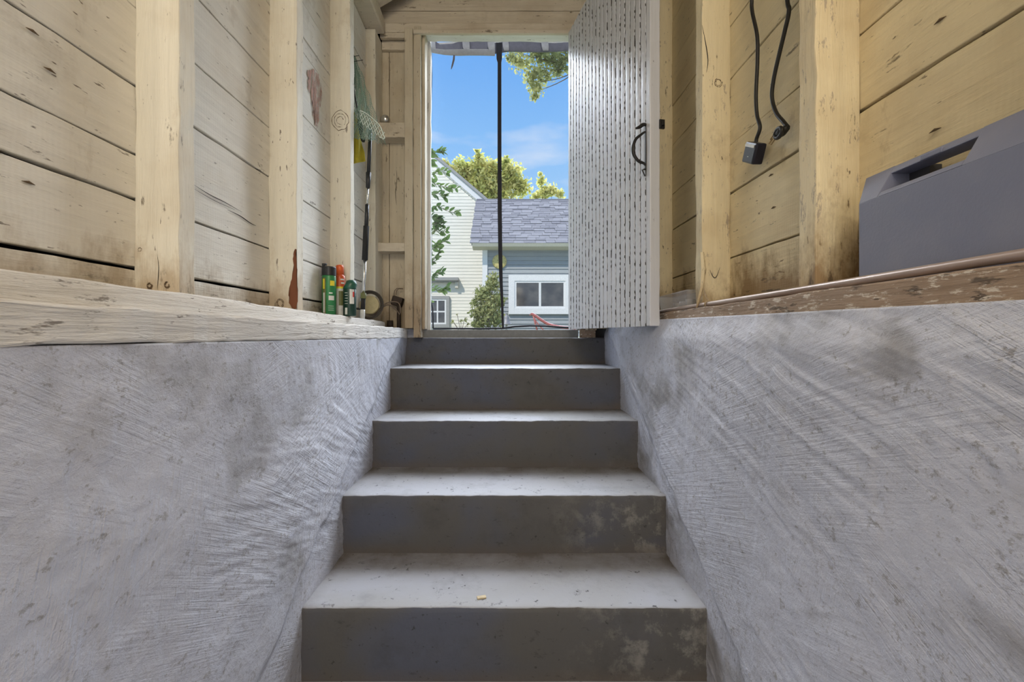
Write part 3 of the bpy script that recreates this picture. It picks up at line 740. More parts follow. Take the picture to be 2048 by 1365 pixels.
# yellow rag behind stud
mb = MB(); n = 12; gg = []
for i in range(n+1):
    row = []
    for j in range(7):
        v = i/n; u = j/6; px = 706+u*(4+20*v)+1.2*math.sin(v*9+u*5); py = 225+103*v-16*u*(1 if v < .99 else .3)*v
        row.append(mb.bm.verts.new(at(px, py, 2.17+.02*math.sin(u*6+v*3))))
    gg.append(row)
for i in range(n):
    for j in range(6): mb.bm.faces.new((gg[i][j], gg[i+1][j], gg[i+1][j+1], gg[i][j+1]))
rag = mb.build('yellow_rag', plain('yellow_cloth', (.62, .50, .04), .8), smooth=True); s_ = rag.modifiers.new('solid', 'SOLIDIFY'); s_.thickness = .003
tag(rag, 'yellow rag hanging beside the green net', 'cloth')
# chrome ball on the blocking
kb = at(771, 231, 2.49); mb = MB(); rr = .027
kb = Vector((kb.x, 2.49, 1.168+rr))
mb.lathe([(0, -rr)]+[(rr*math.cos(a), rr*math.sin(a)) for a in np.linspace(-1.4, 1.4, 12)]+[(0, rr)], 24, (0, 0, 0))
kn = mb.build('metal_ball', m_sil, smooth=True); kn.location = kb; tag(kn, 'small chrome ball sitting on the upper cross block left of the doorway', 'ball')
# reel of cable
rc = empty('cord_reel', (-.71, 2.30, zpl_at(2.3))); tag(rc, 'pale round cord reel with dark cord standing behind the pole', 'reel')
cx, cy, cz = -.700, 2.29, zpl_at(2.3)+.078
RM = Matrix.Translation((cx, cy, cz)) @ Matrix.Rotation(math.radians(76), 4, 'X') @ Matrix.Rotation(.15, 4, 'Y')
mb = MB(); mb.lathe([(0, -.008), (.047, -.008), (.050, 0), (.047, .008), (0, .008)], 28, (0, 0, 0)); mb.bm.transform(RM); part(mb, 'disc', plain('yellowed_plastic', (.45, .38, .20), .5), rc, smooth=False)
mb = MB()
for k in range(3):
    pts = [RM @ Vector(((.056+.006*k)*math.cos(a), (.066+.004*k)*math.sin(a), -.004+.005*k)) for a in np.linspace(-2.1, 2.3, 22)]
    mb.tube(pts, .0035, 6)
part(mb, 'cord', plain('dark_brown_cord', (.05, .04, .03), .6), rc, smooth=True)
# junction box, conduit and loose wiring in the corner
jb = empty('junction_box', (-.585, 2.515, .045)); tag(jb, 'dark corroded electrical box with conduit low beside the door post', 'electrical box')
m_rust = plain('dark_rusty_metal', (.055, .038, .028), .7, .3); m_cable = plain('old_brown_cable', (.20, .15, .11), .6)
c = at(794, 603, 2.50); mb = MB(); mb.box(-.030, .030, -.02, .03, -.026, .026, Matrix.Translation((c.x, 2.505, c.z)) @ Matrix.Rotation(.3, 4, 'Y'), bev=.008); part(mb, 'box_body', m_rust, jb, smooth=False)
mb = MB(); a = at(798, 600, 2.49); mb.tube([(a.x+.002, 2.478, .043), (a.x+.002, 2.478, a.z-.02)], .011, 10); part(mb, 'conduit', m_rust, jb, smooth=True)
mb = MB(); a = at(779, 650, 2.49); mb.tube([(a.x, 2.50, .043), (a.x, 2.50, .085)], .018, 12); part(mb, 'conduit', m_rust, jb, smooth=True)
for px in (788, 792):
    mb = MB(); a = at(px, 590, 2.49); mb.tube([a, at(px+1, 582, 2.49), at(px+6, 577, 2.50), at(px+14, 578, 2.51)], .0022, 6); part(mb, 'wire', m_cable, jb, smooth=True)
for k, pts in enumerate((((728, 620), (735, 626), (750, 626), (762, 615), (775, 606), (790, 604), (800, 610), (803, 628)), ((734, 628), (748, 630), (760, 620), (772, 611), (782, 612), (792, 620), (800, 630)))):
    mb = MB(); P_ = arc([at(a, b, 2.36+.018*i) for i, (a, b) in enumerate(pts)], 6); P_ = [Vector((p.x, min(p.y, 2.46), p.z)) for p in P_]
    mb.tube(P_, .0034, 8); o = mb.build('loose_cable', m_cable, smooth=True)
    tag(o, ('upper' if k == 0 else 'lower')+' of two brown cables arching to the electrical box', 'cable', 'brown cables in the corner')

# paint marks on the left wall: flat red-brown smears following the boards
def smear(root, name, m, pts, X, seed, n=40, Y=None):
    R_ = random.Random(seed); mb = MB(); vs = []
    P_ = arc(pts+[pts[0]], 6)
    for p in P_[:-1]:
        px = p[0]+R_.uniform(-1.6, 1.6); py = p[1]+R_.uniform(-1.5, 1.5)
        q = onx(px, py, X) if Y is None else at(px, py, Y)
        vs.append(mb.bm.verts.new(q))
    mb.bm.faces.new(vs)
    bmesh.ops.triangulate(mb.bm, faces=mb.bm.faces[:])
    return part(mb, name, m, root)
def smear_mat(name, col, thr):
    t = MT(name, .75, col); n1 = t.noise(t.P((40, 70, 12)), 1, 7, .75); f_ = t.ramp(n1, thr, thr+.10)
    tr = t.n('ShaderNodeBsdfTransparent'); ms = t.n('ShaderNodeMixShader'); t.l(f_, ms.inputs[0]); t.l(tr.outputs[0], ms.inputs[1]); t.l(t.b.outputs[0], ms.inputs[2]); t.l(ms.outputs[0], t.out.inputs[0]); return t.m
smear(wall_l, 'red_smear', smear_mat('red_brown_smear', (.46, .24, .17), .44), [Vector(p+(0,)) for p in ((616, 142), (630, 140), (641, 165), (643, 195), (639, 220), (634, 258), (628, 235), (624, 200), (617, 175))], BL+.0052, 4)
smear(wall_l, 'rust_patch', smear_mat('rust_brown_patch', (.17, .055, .02), .28), [Vector(p+(0,)) for p in ((592, 498), (594, 540), (594, 612), (584, 615), (578, 600), (580, 570), (586, 548), (586, 512))], None, 6, Y=1.4265)

# knots and drying cracks in the framing
m_knot = plain('dark_knot_wood', (.13, .085, .045), .85)
def knot(root, px, py, d, r, seed):
    R_ = random.Random(seed); mb = MB(); c = at(px, py, d)
    for k in range(3 if r > .02 else 2):
        rr_ = r*(1-.3*k); a0 = R_.uniform(0, 6); n_ = 18; span = R_.uniform(4.2, 6.2)
        pts = [c+Vector((math.cos(a0+span*i/n_)*rr_*(1+R_.uniform(-.08, .08)), 0, math.sin(a0+span*i/n_)*rr_*1.15*(1+R_.uniform(-.08, .08)))) for i in range(n_+1)]
        mb.tube(pts, [.0003+.0011*R_.random() for _ in pts], 4)
    part(mb, 'knot', m_knot, root)
knot(wall_l, 680, 241, 1.9195, .036, 2); knot(wall_l, 299, 572, .9145, .005, 3); knot(wall_l, 334, 570, .9145, .0055, 4); knot(wall_l, 280, 500, .9145, .004, 5)
knot(wall_l, 560, 607, 1.4285, .012, 6); knot(wall_r, 1437, 165, 1.3805, .012, 7)
def crack(root, pts, f, r=.0008):
    mb = MB(); P_ = arc([f(*p) for p in pts], 4); n_ = len(P_); mb.tube(P_, [r*(.25+math.sin(math.pi*i/(n_-1))) for i in range(n_)], 4); part(mb, 'crack', m_dark, root)
fl_ = lambda a, b: onx(a, b, BL+.0035); 
crack(wall_l, ((388, 370), (420, 390), (450, 405), (485, 425)), fl_, .0009); crack(wall_l, ((455, 420), (480, 432), (500, 446), (512, 452)), fl_, .0012); crack(wall_l, ((388, 378), (430, 402), (470, 420)), fl_, .0006)
f9 = lambda a, b: at(a, b, .9145); crack(wall_l, ((312, 495), (317, 530), (316, 560), (314, 580)), f9, .0005)
fb_ = lambda a, b: at(a, b, 1.3805); crack(wall_r, ((1404, 50), (1411, 85), (1416, 120), (1413, 145)), fb_, .0011); crack(wall_r, ((1440, 535), (1432, 555), (1425, 552), (1419, 538)), fb_, .0009)
fe_ = lambda a, b: at(a, b, 2.5395); crack(wall_b, ((793, 340), (794, 360), (791, 385), (793, 410)), fe_, .0014)
for p, X_ in (((60, 62), BL), ((95, 140), BL), ((52, 365), BL), ((1885, 40), BR), ((1875, 260), BR), ((1545, 350), BR), ((1550, 415), BR)):
    c_ = onx(*p, X_); mb = MB(); d_ = .004 if X_ < 0 else -.004
    mb.tube([c_+Vector((d_, -.010, -.001)), c_+Vector((d_, 0, .0005)), c_+Vector((d_, .010, -.001))], [.0004, .0022, .0004], 6); part(mb, 'knot', m_knot, wall_l if X_ < 0 else wall_r)

# ------------------------------------------------------------------ right side: case, rod, tub, cords
m_case = None
t = MT('grey_blue_hard_plastic', .52); a_ = t.noise(t.P((250, 250, 250)), 1, 3); b_ = t.noise(t.P((9, 9, 9)), 1, 4)
t.col(t.mix(t.ramp(b_, .4, .7), (.185, .195, .265), (.22, .225, .285))); t.bump([(a_, .0006, .5)]); m_case = t.m
m_case_d = plain('dark_case_recess', (.05, .05, .06), .6)
cs = empty('tool_case', (.64, .69, .0855)); tag(cs, 'grey hard plastic carrying case with moulded handle on the right ledge', 'case')
ZB = .0857; y0c, y1c = .475, .775
xf, xt0, xt1, xbk = .606, .636, .662, .684
zs, ztp = .227, .279
# profile helper: shell between y0,y1 (front body)
mb = MB(); mb.prism([(xf, ZB), (xf-.0, zs), (xbk, zs), (xbk, ZB)], 'y', y0c, y1c); part(mb, 'body', m_case, cs, bevel=.0008)
ha, hb = .600, .738       # handle opening along y
for (a, b, nm) in ((hb, y1c, 'shoulder'), (y0c, ha, 'shoulder')):
    mb = MB()
    # top view taper: far end slightly chamfered
    pr = [(xf, zs), (xt0, ztp), (xt1, ztp), (xbk, zs)]
    mb.prism(pr, 'y', a, b)
    if b == y1c:
        for v in mb.bm.verts:
            if v.co.z > ztp-.001 and v.co.y > b-.001: v.co.y += .022
    part(mb, nm, m_case, cs, bevel=.0008)
mb = MB(); mb.prism([(xf, zs+.0003), (xf+.006, zs+.009), (xf+.012, zs+.009), (xf+.012, zs+.0003)], 'y', ha, hb); part(mb, 'lower_lip', m_case, cs, bevel=.002)
mb = MB(); mb.prism([(xt0-.007, ztp-.013), (xt0, ztp), (xt1, ztp), (xt1+.003, ztp-.013)], 'y', ha-.004, hb+.004); hd = part(mb, 'handle', m_case, cs, bevel=.003)
mb = MB(); mb.box(xt0-.007, xt0-.0015, .652, .686, ztp-.0125, ztp-.0045, bev=.0015); part(mb, 'latch_button', m_case, cs)
mb = MB(); mb.box(xt1-.002, xbk-.004, hb-.035, hb+.004, zs+.0005, ztp-.01, bev=.001); part(mb, 'recess_web', m_case_d, cs)

t = MT('tarnished_rod', .35, metal=.3); a_ = t.noise(t.P((20, 6, 20)), 1, 5); t.col(t.mix(t.ramp(a_, .35, .7), (.34, .25, .20), (.50, .40, .35))); m_rod = t.m
mb = MB(); R_ = .0072; pts = []
for i in range(30):
    y = -.3+2.20*i/29; pts.append((.5915-.0*y, y, .083+.0025+R_+.0006*math.sin(y*5)))
mb.tube(pts, R_, 14); rod = mb.build('metal_rod', m_rod, smooth=True); tag(rod, 'long thin brownish rod lying along the right ledge in front of the case', 'rod')
mb = MB(); rp = Vector((.5915, 1.315, .0928))
for k in range(2): 
    mb.tube([rp+Vector((math.cos(a)*.0095, .012*a/6.28+.006*k, math.sin(a)*.0095)) for a in np.linspace(0, 6.28, 16)], .0014, 5)
mb.tube([rp+Vector((.009, .01, .002)), rp+Vector((.004, .03, .022)), rp+Vector((.006, .05, .05))], [.002, .0016, .001], 5)
st = mb.build('frayed_string', plain('dry_fibre', (.42, .32, .20), .8), smooth=True); tag(st, 'frayed bit of string tied round the rod near the peeling stud', 'string')
# peeling sliver on stud B
mb = MB(); pts = [at(1404, 505, 1.372), at(1407, 540, 1.372), at(1404, 575, 1.375), at(1396, 605, 1.376), at(1392, 622, 1.378)]
mb.tube(pts, [.006, .008, .006, .004, .001], 5); part(mb, 'paint_sliver', m_stud_r, wall_r)

t = MT('clear_plastic', .12, (.85, .85, .88)); t.b.inputs['Alpha'].default_value = .26; t.b.inputs['Specular IOR Level'].default_value = .9; m_clear = t.m
tub = empty('plastic_tub', (.64, 1.66, .0855)); tag(tub, 'small clear plastic tub of odds and ends on the ledge beside the door edge', 'tub')
ty0, ty1 = 1.52, 1.80; zb_ = .0862; tx0, tx1 = .607, .678
mb = MB(); zt_ = zb_+.068
A = [(tx0+.008, ty0+.012), (tx1-.006, ty0+.012), (tx1-.006, ty1-.012), (tx0+.008, ty1-.012)]; B = [(tx0, ty0), (tx1, ty0), (tx1, ty1), (tx0, ty1)]
va = [mb.bm.verts.new((*p, zb_)) for p in A]; vb = [mb.bm.verts.new((*p, zt_)) for p in B]; mb.bm.faces.new(va)
for i in range(4): mb.bm.faces.new((va[i], va[(i+1) % 4], vb[(i+1) % 4], vb[i]))
o = part(mb, 'tub_wall', m_clear, tub); s_ = o.modifiers.new('solid', 'SOLIDIFY'); s_.thickness = .0015; s_.offset = 1
mb = MB(); mb.tube([(*p, zt_) for p in B+B[:1]], .0022, 6); part(mb, 'rim', m_clear, tub, smooth=True)
m_lamp = plain('frosted_white_cup', (.50, .48, .47), .3)
for k, (x_, y_, r_, h_) in enumerate(((.642, 1.575, .017, .040), (.642, 1.628, .018, .036), (.642, 1.69, .018, .034))):
    mb = MB(); mb.lathe([(r_*.7, 0), (r_, h_), (r_*.85, h_), (r_*.6, .004), (0, .004)], 20, (0, 0, 0)); o = mb.build('small_cup', m_lamp, smooth=True)
    o.location = (x_, y_, zb_+.0015)
    tag(o, ('nearest to us', 'middle', 'farthest')[k]+' of the three frosted cups inside the clear tub', 'cup', 'cups in the tub')

# two hanging cords
def cord(name, pts, X, label, ending):
    root = empty(name, (X, 0, 0)); top = onx(*pts[0], X); root.location = (X, top.y, top.z)
    P_ = [onx(a, b, X) for a, b in pts]; up = P_[0]; full = [Vector((up.x, up.y+.01, 1.40)), Vector((up.x, up.y, (up.z+1.4)/2))]+P_
    mb = MB(); mb.tube(arc(full, 7), .0048, 10); part(mb, 'cable', m_cord, root, smooth=True)
    tag(root, label, 'cord', 'black cords on the right wall'); return root, P_[-1]
m_cord = plain('black_rubber', (.016, .015, .014), .5)
r1, e1 = cord('hanging_cord', [(1504, -20), (1504, 20), (1514, 70), (1515, 120), (1512, 190), (1514, 230), (1520, 255), (1513, 278), (1512, 290)], .664, 'black cord with a square socket block at its end, left of the pair', 's')
M_ = Matrix.Translation(onx(1508, 306, .655)) @ Matrix.Rotation(math.radians(28), 4, 'X')
mb = MB(); mb.box(-.014, .014, -.030, .030, -.026, .026, M_, bev=.005); so = part(mb, 'socket_block', plain('navy_black_plastic', (.010, .010, .022), .3), r1)
mb = MB(); mb.box(-.0165, -.0143, -.022, .024, .014, .021, M_, bev=.0006); part(mb, 'pale_label', m_wh, r1)
mb = MB(); mb.box(-.0152, -.0143, -.004, .002, -.010, -.0085, M_); part(mb, 'mark', m_wh, r1)
r2, e2 = cord('hanging_cord', [(1574, -20), (1578, 20), (1570, 60), (1558, 110), (1547, 160), (1544, 195), (1552, 225), (1566, 243), (1576, 255)], .664, 'black cord with a small moulded plug at its end, nearest the white stud', 'p')
mb = MB(); A_ = onx(1576, 255, .664); B_ = onx(1564, 263, .660); C_ = onx(1553, 272, .658)
mb.tube([A_, B_, C_], [.006, .012, .009], 10)
# ring-shaped grip around the plug
cen = onx(1557, 266, .652); ring = [cen+Vector((0, math.cos(a)*.014, math.sin(a)*.011)) for a in np.linspace(0, 6.28, 16)]
mb.tube(ring, .0048, 8); part(mb, 'plug', m_cord, r2, smooth=True)
for dy, dz in ((.0, .004), (.006, -.004), (-.003, -.010)):
    mb = MB(); p = onx(1548, 272, .655)+Vector((0, dy, dz)); mb.tube([p, p+Vector((-.002, .012, -.008))], .0016, 6); part(mb, 'prong', plain('brass_prong', (.35, .25, .12), .4, .8) if dy == 0 else bpy.data.materials['brass_prong'], r2)

# ------------------------------------------------------------------ outside
t = MT('lawn', .9); a_ = t.noise(t.P((3, 3, 3)), 1, 6); t.col(t.mix(t.ramp(a_, .35, .7), (.16, .19, .10), (.27, .28, .18))); m_lawn = t.m
mb = MB(); mb.box(-16, 16, 2.70, 40, -.30, -.02); g = mb.build('ground', m_lawn); tag(g, kind='structure')
m_clap_w = painted_wood('white_clapboard', 'x', (.90, .87, .77), dark=(.6, .58, .5), stain=(.74, .71, .62), stain_amt=.25, speck=.8, saw=False)
m_clap_b = painted_wood('blue_grey_clapboard', 'x', (.36, .385, .405), dark=(.25, .26, .28), stain=(.31, .33, .35), stain_amt=.4, speck=.8, saw=False)
m_trimw = plain('white_house_trim', (.84, .84, .84), .5); m_trimg = plain('grey_house_trim', (.36, .36, .35), .6)
m_eave = plain('cream_eave_trim', (.70, .66, .56), .6)
t = MT('dark_pane', .08, (.04, .04, .045)); t.b.inputs['Specular IOR Level'].default_value = .8
nz = t.noise(t.P((3, 3, 3)), 1, 3); t.col(t.mix(t.ramp(nz, .4, .7), (.055, .052, .055), (.13, .12, .11))); m_pane = t.m

# white house behind
HY = 14.3
hs = empty('white_house', (-3.5, HY, -.02)); tag(hs, 'white clapboard gabled house standing behind the blue-grey shed', 'house')
def gable_x(z): return -.94+(4.29-z)/.853     # x of the right rake at height z
bh = .1035; z = -.02; k = 0
while z < 8.6:
    xr_ = min(.6, gable_x(z+bh)); xl_ = -10
    mb = MB(); zt = z+bh+.012
    v = [(xl_, HY-.017, z), (xr_, HY-.017, z), (xr_, HY-.006, zt), (xl_, HY-.006, zt), (xl_, HY+.012, zt), (xr_, HY+.012, zt), (xr_, HY+.012, z), (xl_, HY+.012, z)]
    vv = [mb.bm.verts.new(p) for p in v]
    for f_ in ((0, 1, 2, 3), (3, 2, 5, 4), (4, 5, 6, 7), (7, 6, 1, 0), (1, 6, 5, 2), (0, 3, 4, 7)): mb.bm.faces.new([vv[i] for i in f_])
    part(mb, 'clapboard', m_clap_w, hs); z += bh
mb = MB(); mb.prism([(-10, -.02), (.6, -.02), (.6, 2.95), (-6.4, 8.9), (-10, 8.9)], 'y', HY+.02, HY+.3); part(mb, 'wall', m_clap_w, hs)
# rake board and roof
mb = MB(); a = Vector((-6.4, 8.94)); b = Vector((.75, 2.85)); d_ = (b-a).normalized(); nn = Vector((-d_.y, d_.x)); nn = nn if nn.y > 0 else -nn
q = [a, b, b+nn*.17, a+nn*.17]; mb.prism([tuple(p) for p in q], 'y', HY-.09, HY-.035); part(mb, 'rake_board', m_trimw, hs)
q = [a+nn*.16, b+nn*.16, b+nn*.24, a+nn*.24]; mb = MB(); mb.prism([tuple(p) for p in q], 'y', HY-.14, HY+5); part(mb, 'roof', m_trimg, hs)
mb = MB(); mb.prism([(-10, 8.9), (-6.4, 8.9), (-6.4, 9.2), (-10, 9.0)], 'y', HY-.1, HY+5); part(mb, 'roof', m_trimg, hs)
def wx(px, d=HY): return (px-VX)*d/F
def wz(py, d=HY): return (VY-py)*d/F
def window(root, x0, x1, z0, z1, y, fr, casing, sash, cols, rows, cas_m=None, mun=.03):
    wf_ = MB(); 
    for (a, b, c__, d__) in ((x0-casing, x1+casing, z1, z1+casing), (x0-casing, x1+casing, z0-casing, z0), (x0-casing, x0, z0, z1), (x1, x1+casing, z0, z1)):
        wf_.box(a, b, y-.06, y-.005, c__, d__)
    wo_ = part(wf_, 'window', cas_m or m_trimw, root)
    sb = MB()
    for (a, b, c__, d__) in ((x0, x1, z1-sash, z1), (x0, x1, z0, z0+sash), (x0, x0+sash, z0+sash, z1-sash), (x1-sash, x1, z0+sash, z1-sash)):
        sb.box(a+.0005, b-.0005, y-.045, y-.012, c__+.0005, d__-.0005)
    for i in range(1, cols):
        xx = x0+(x1-x0)*i/cols; sb.box(xx-mun/2, xx+mun/2, y-.044, y-.013, z0+sash, z1-sash)
    for i in range(1, rows):
        zz = z0+(z1-z0)*i/rows; sb.box(x0+sash, x1-sash, y-.043, y-.014, zz-mun/2, zz+mun/2)
    part(sb, 'sash', m_trimw, wo_)
    for i in range(cols):
        for j in range(rows):
            p = MB(); xa = x0+(x1-x0)*i/cols; xb = x0+(x1-x0)*(i+1)/cols; za = z0+(z1-z0)*j/rows; zb2 = z0+(z1-z0)*(j+1)/rows
            p.box(xa+.004, xb-.004, y-.032, y-.028, za+.004, zb2-.004); part(p, 'pane', m_pane, wo_)
    return wo_
window(hs, wx(841), wx(893), wz(649), wz(599), HY-.03, None, .10, .05, 3, 2, m_trimg, .045)
mb = MB(); mb.box(wx(835), wx(918), HY-.25, HY-.03, wz(563), wz(557)); mb.box(wx(838), wx(915), HY-.16, HY-.03, wz(566), wz(563)); part(mb, 'cornice', m_trimg, hs)
mb = MB(); mb.box(wx(911), wx(917), HY-.14, HY-.03, wz(577), wz(566)-.001); part(mb, 'bracket', m_eave, hs)

# blue-grey shed
SYd = 12.0
sh = empty('shed', (1.5, SYd, -.02)); tag(sh, 'blue-grey clapboard shed with grey shingle roof and wide white window', 'shed')
xl_ = wx(975, SYd); z = -.02; bh = 8.45*SYd/F
while z < 2.42:
    mb = MB(); zt = min(z+bh+.012, 2.45)
    v = [(xl_, SYd-.028, z), (6, SYd-.028, z), (6, SYd-.006, zt), (xl_, SYd-.006, zt), (xl_, SYd+.012, zt), (6, SYd+.012, zt), (6, SYd+.012, z), (xl_, SYd+.012, z)]
    vv = [mb.bm.verts.new(p) for p in v]
    for f_ in ((0, 1, 2, 3), (3, 2, 5, 4), (4, 5, 6, 7), (7, 6, 1, 0), (1, 6, 5, 2), (0, 3, 4, 7)): mb.bm.faces.new([vv[i] for i in f_])
    part(mb, 'clapboard', m_clap_b, sh); z += bh
mb = MB(); mb.box(wx(966, SYd)+.02, 6.1, SYd+.02, 14.05, -.02, 2.40); part(mb, 'wall', m_clap_b, sh)
mb = MB(); mb.box(wx(965, SYd), wx(975, SYd), SYd-.05, SYd+.03, -.02, 2.40); part(mb, 'corner_board', m_trimw, sh)
ez = wz(487, 11.7)
mb = MB(); mb.prism([(11.66, ez-.09), (11.62, ez-.01), (11.72, ez-.01), (12.0, ez-.03), (12.0, ez-.13), (11.9, ez-.13)], 'x', -.90, 6.4); part(mb, 'eave_board', m_eave, sh)
# roof deck + shingles
RZ = wz(402, 14.0); sl_ = (RZ-ez)/(14.0-11.7)
mb = MB(); mb.prism([(11.69, ez-.01), (14.0, RZ-.01), (14.10, RZ-.09), (14.10, RZ-.15), (14.0, RZ-.07), (11.69, ez-.06)], 'x', -.925, 6.4); part(mb, 'roof_deck', m_trimg, sh)
t = MT('grey_shingle', .9); oi = t.n('ShaderNodeObjectInfo').outputs['Random']; nz = t.noise(t.P((30, 30, 30)), 1, 5)
c_ = t.mix(oi, (.155, .16, .19), (.25, .255, .285)); t.col(t.mix(t.ramp(nz, .4, .75, 0, .5), c_, (.32, .30, .30))); m_shg = t.m
slope_len = math.hypot(14.0-11.66, RZ-ez+.02); ang = math.atan2(RZ-ez, 14.0-11.7); NR = 20; rh = slope_len/NR
base_me = []
for q in range(4):
    mb = MB(); wdt = (.27, .30, .24, .33)[q]; mb.box(0, wdt-.008, 0, rh*1.12, 0, .014+.004*q)
    me = bpy.data.meshes.new('shingle'); mb.bm.to_mesh(me); mb.bm.free(); me.materials.append(m_shg); base_me.append((me, wdt))
R_ = random.Random(5); rest = MB(); RM = Matrix.Rotation(ang, 4, 'X'); rp = sh.location
for r in range(NR):
    x = -.945-R_.uniform(0, .03); s0 = r*rh; first = True
    while x < 6.3:
        me, wdt = base_me[R_.randrange(4)]
        if x < 1.75:
            o = bpy.data.objects.new('shingle', me); COL.objects.link(o); o.parent = sh
            o.matrix_local = Matrix.Translation(Vector((x, 11.66, ez-.012))-rp) @ RM @ Matrix.Translation((0, s0, .006)) @ Matrix.Rotation(-.055, 4, 'X')
        else:
            M_ = Matrix.Translation(Vector((x, 11.66, ez-.012))) @ RM @ Matrix.Translation((0, s0, .006)) @ Matrix.Rotation(-.055, 4, 'X')
            rest.box(0, wdt-.008, 0, rh*1.12, 0, .018, M_)
        x += wdt
part(rest, 'shingles', m_shg, sh)['kind'] = 'stuff'
mb = MB(); mb.tube([(-.94, 14.0, RZ+.03), (6.4, 14.0, RZ+.03)], .035, 6); part(mb, 'ridge_cap', m_shg, sh)
window(sh, wx(1029, SYd), wx(1130, SYd), wz(617, SYd), wz(563, SYd), SYd-.03, None, .16, .05, 2, 1, m_trimw, .06)
# sun plaque
spk = empty('sun_plaque', (wx(999, SYd), SYd-.04, wz(524, SYd))); tag(spk, 'round pale yellow sun plaque on the shed wall above the shrub', 'plaque')
m_sun = plain('yellow_ceramic', (.66, .56, .22), .5); m_sund = plain('brown_glaze', (.40, .28, .10), .5)
RX = Matrix.Rotation(math.pi/2, 4, 'X')
mb = MB(); mb.lathe([(0, -.012), (.188, -.012), (.192, 0), (.18, .02), (.12, .036), (0, .045)], 32); o = mb.build('disc', m_sun, spk, M=RX); 
for k in range(12):
    a = k*math.pi/6; mb = MB(); mb.prism([(.155*math.cos(a-.10), .155*math.sin(a-.10)), (.178*math.cos(a), .178*math.sin(a)), (.155*math.cos(a+.10), .155*math.sin(a+.10))], 'z', .015, .036); mb.build('ray', m_sund, spk, M=RX)
for (x_, z_) in ((-.05, .03), (.05, .03)):
    mb = MB(); mb.lathe([(0, 0), (.016, .0), (.01, .012), (0, .014)], 12, (x_, z_, .038)); mb.build('eye', m_sund, spk, M=RX)
mb = MB(); mb.tube([(-.05, -.04, .042), (0, -.06, .046), (.05, -.04, .042)], .006, 6); mb.build('mouth', m_sund, spk, M=RX)
# bell-shaped lantern on post
bl = empty('bell_feeder', (wx(1013, 8.5), 8.5, -.02)); tag(bl, 'grey bell-topped feeder on a post in front of the shed', 'feeder')
mb = MB(); cc = (bl.location.x, 8.5, wz(650, 8.5)); mb.lathe([(.0, 0), (.11, 0), (.10, .02), (.065, .05), (.05, .13), (.045, .16), (.02, .18), (.015, .2), (.022, .215), (0, .235)], 20, cc); part(mb, 'bell_roof', plain('weathered_zinc', (.25, .25, .26), .5, .3), bl, smooth=True)
mb = MB(); mb.tube([(cc[0], 8.5, -.02), (cc[0], 8.5, cc[2])], .02, 8); part(mb, 'post', m_trimg, bl)
# red garden chair: high curved back and arm
ch = empty('garden_chair', (.9, 7.6, -.02)); tag(ch, 'red metal garden chair outside, its curved back just above the threshold', 'chair')
m_red = plain('faded_red_paint', (.42, .12, .11), .5); cd = 7.6
def cp(px, py, d=cd): return at(px, py, d)
for k, off in ((0, 0), (1, .5)):
    mb = MB(); mb.tube(arc([cp(1063, 628, cd+off), cp(1072, 633, cd+off), cp(1085, 642, cd+off), cp(1100, 650, cd+off), cp(1125, 655, cd+off), cp(1150, 657, cd+off)], 6), .024, 8); part(mb, 'arm', m_red, ch, smooth=True)
    mb = MB(); p = cp(1066, 629, cd+off); mb.tube([p, cp(1070, 645, cd+off), Vector((p.x+.10, cd+off, -.02))], .014, 8); part(mb, 'leg', m_red, ch, smooth=True)
    mb = MB(); p = cp(1150, 657, cd+off); mb.tube([p, Vector((p.x+.02, cd+off, -.02))], .014, 8); part(mb, 'leg', m_red, ch, smooth=True)
for k in range(6):
    p = cp(1063, 628, cd+.5*k/5); mb = MB(); q = Vector((p.x+.22, p.y, p.z-.30)); mb.tube([p, (p+q)/2+Vector((-.02, 0, 0)), q], .010, 6); part(mb, 'back_slat', m_red, ch)
mb = MB(); a = cp(1063, 628, cd); mb.tube([a, a+Vector((0, .5, 0))], .014, 8); part(mb, 'top_rail', m_red, ch)
mb = MB(); mb.box(a.x+.2, a.x+.7, cd+.02, cd+.48, a.z-.33, a.z-.30); part(mb, 'seat', m_red, ch)

# foliage -------------------------------------------------------
def leaf_mat(name, c1_, c2_, trans=.35):
    t = MT(name, .6); nz = t.noise(t.P((1.7, 1.7, 1.7)), 1, 3); n2 = t.noise(t.P((9, 9, 9)), 1, 2)
    cc = t.mix(t.ramp(nz, .35, .65), c1_, c2_); cc = t.mix(t.ramp(n2, .45, .7, 0, .5), cc, tuple(x*.55 for x in c1_)); t.col(cc)
    tl = t.n('ShaderNodeBsdfTranslucent'); t.l(cc, tl.inputs[0]); ms = t.n('ShaderNodeMixShader'); ms.inputs[0].default_value = trans
    t.l(t.b.outputs[0], ms.inputs[1]); t.l(tl.outputs[0], ms.inputs[2]); t.l(ms.outputs[0], t.out.inputs[0]); return t.m
m_yel = leaf_mat('yellow_green_leaves', (.50, .53, .14), (.74, .68, .28), .45); m_grn = leaf_mat('green_leaves', (.10, .18, .03), (.26, .32, .07)); m_dkg = leaf_mat('glossy_green_leaves', (.05, .11, .035), (.15, .24, .06)); m_bark = plain('grey_bark', (.16, .12, .09), .9)
m_mpl = leaf_mat('olive_maple_leaves', (.30, .34, .13), (.50, .50, .20), .5)
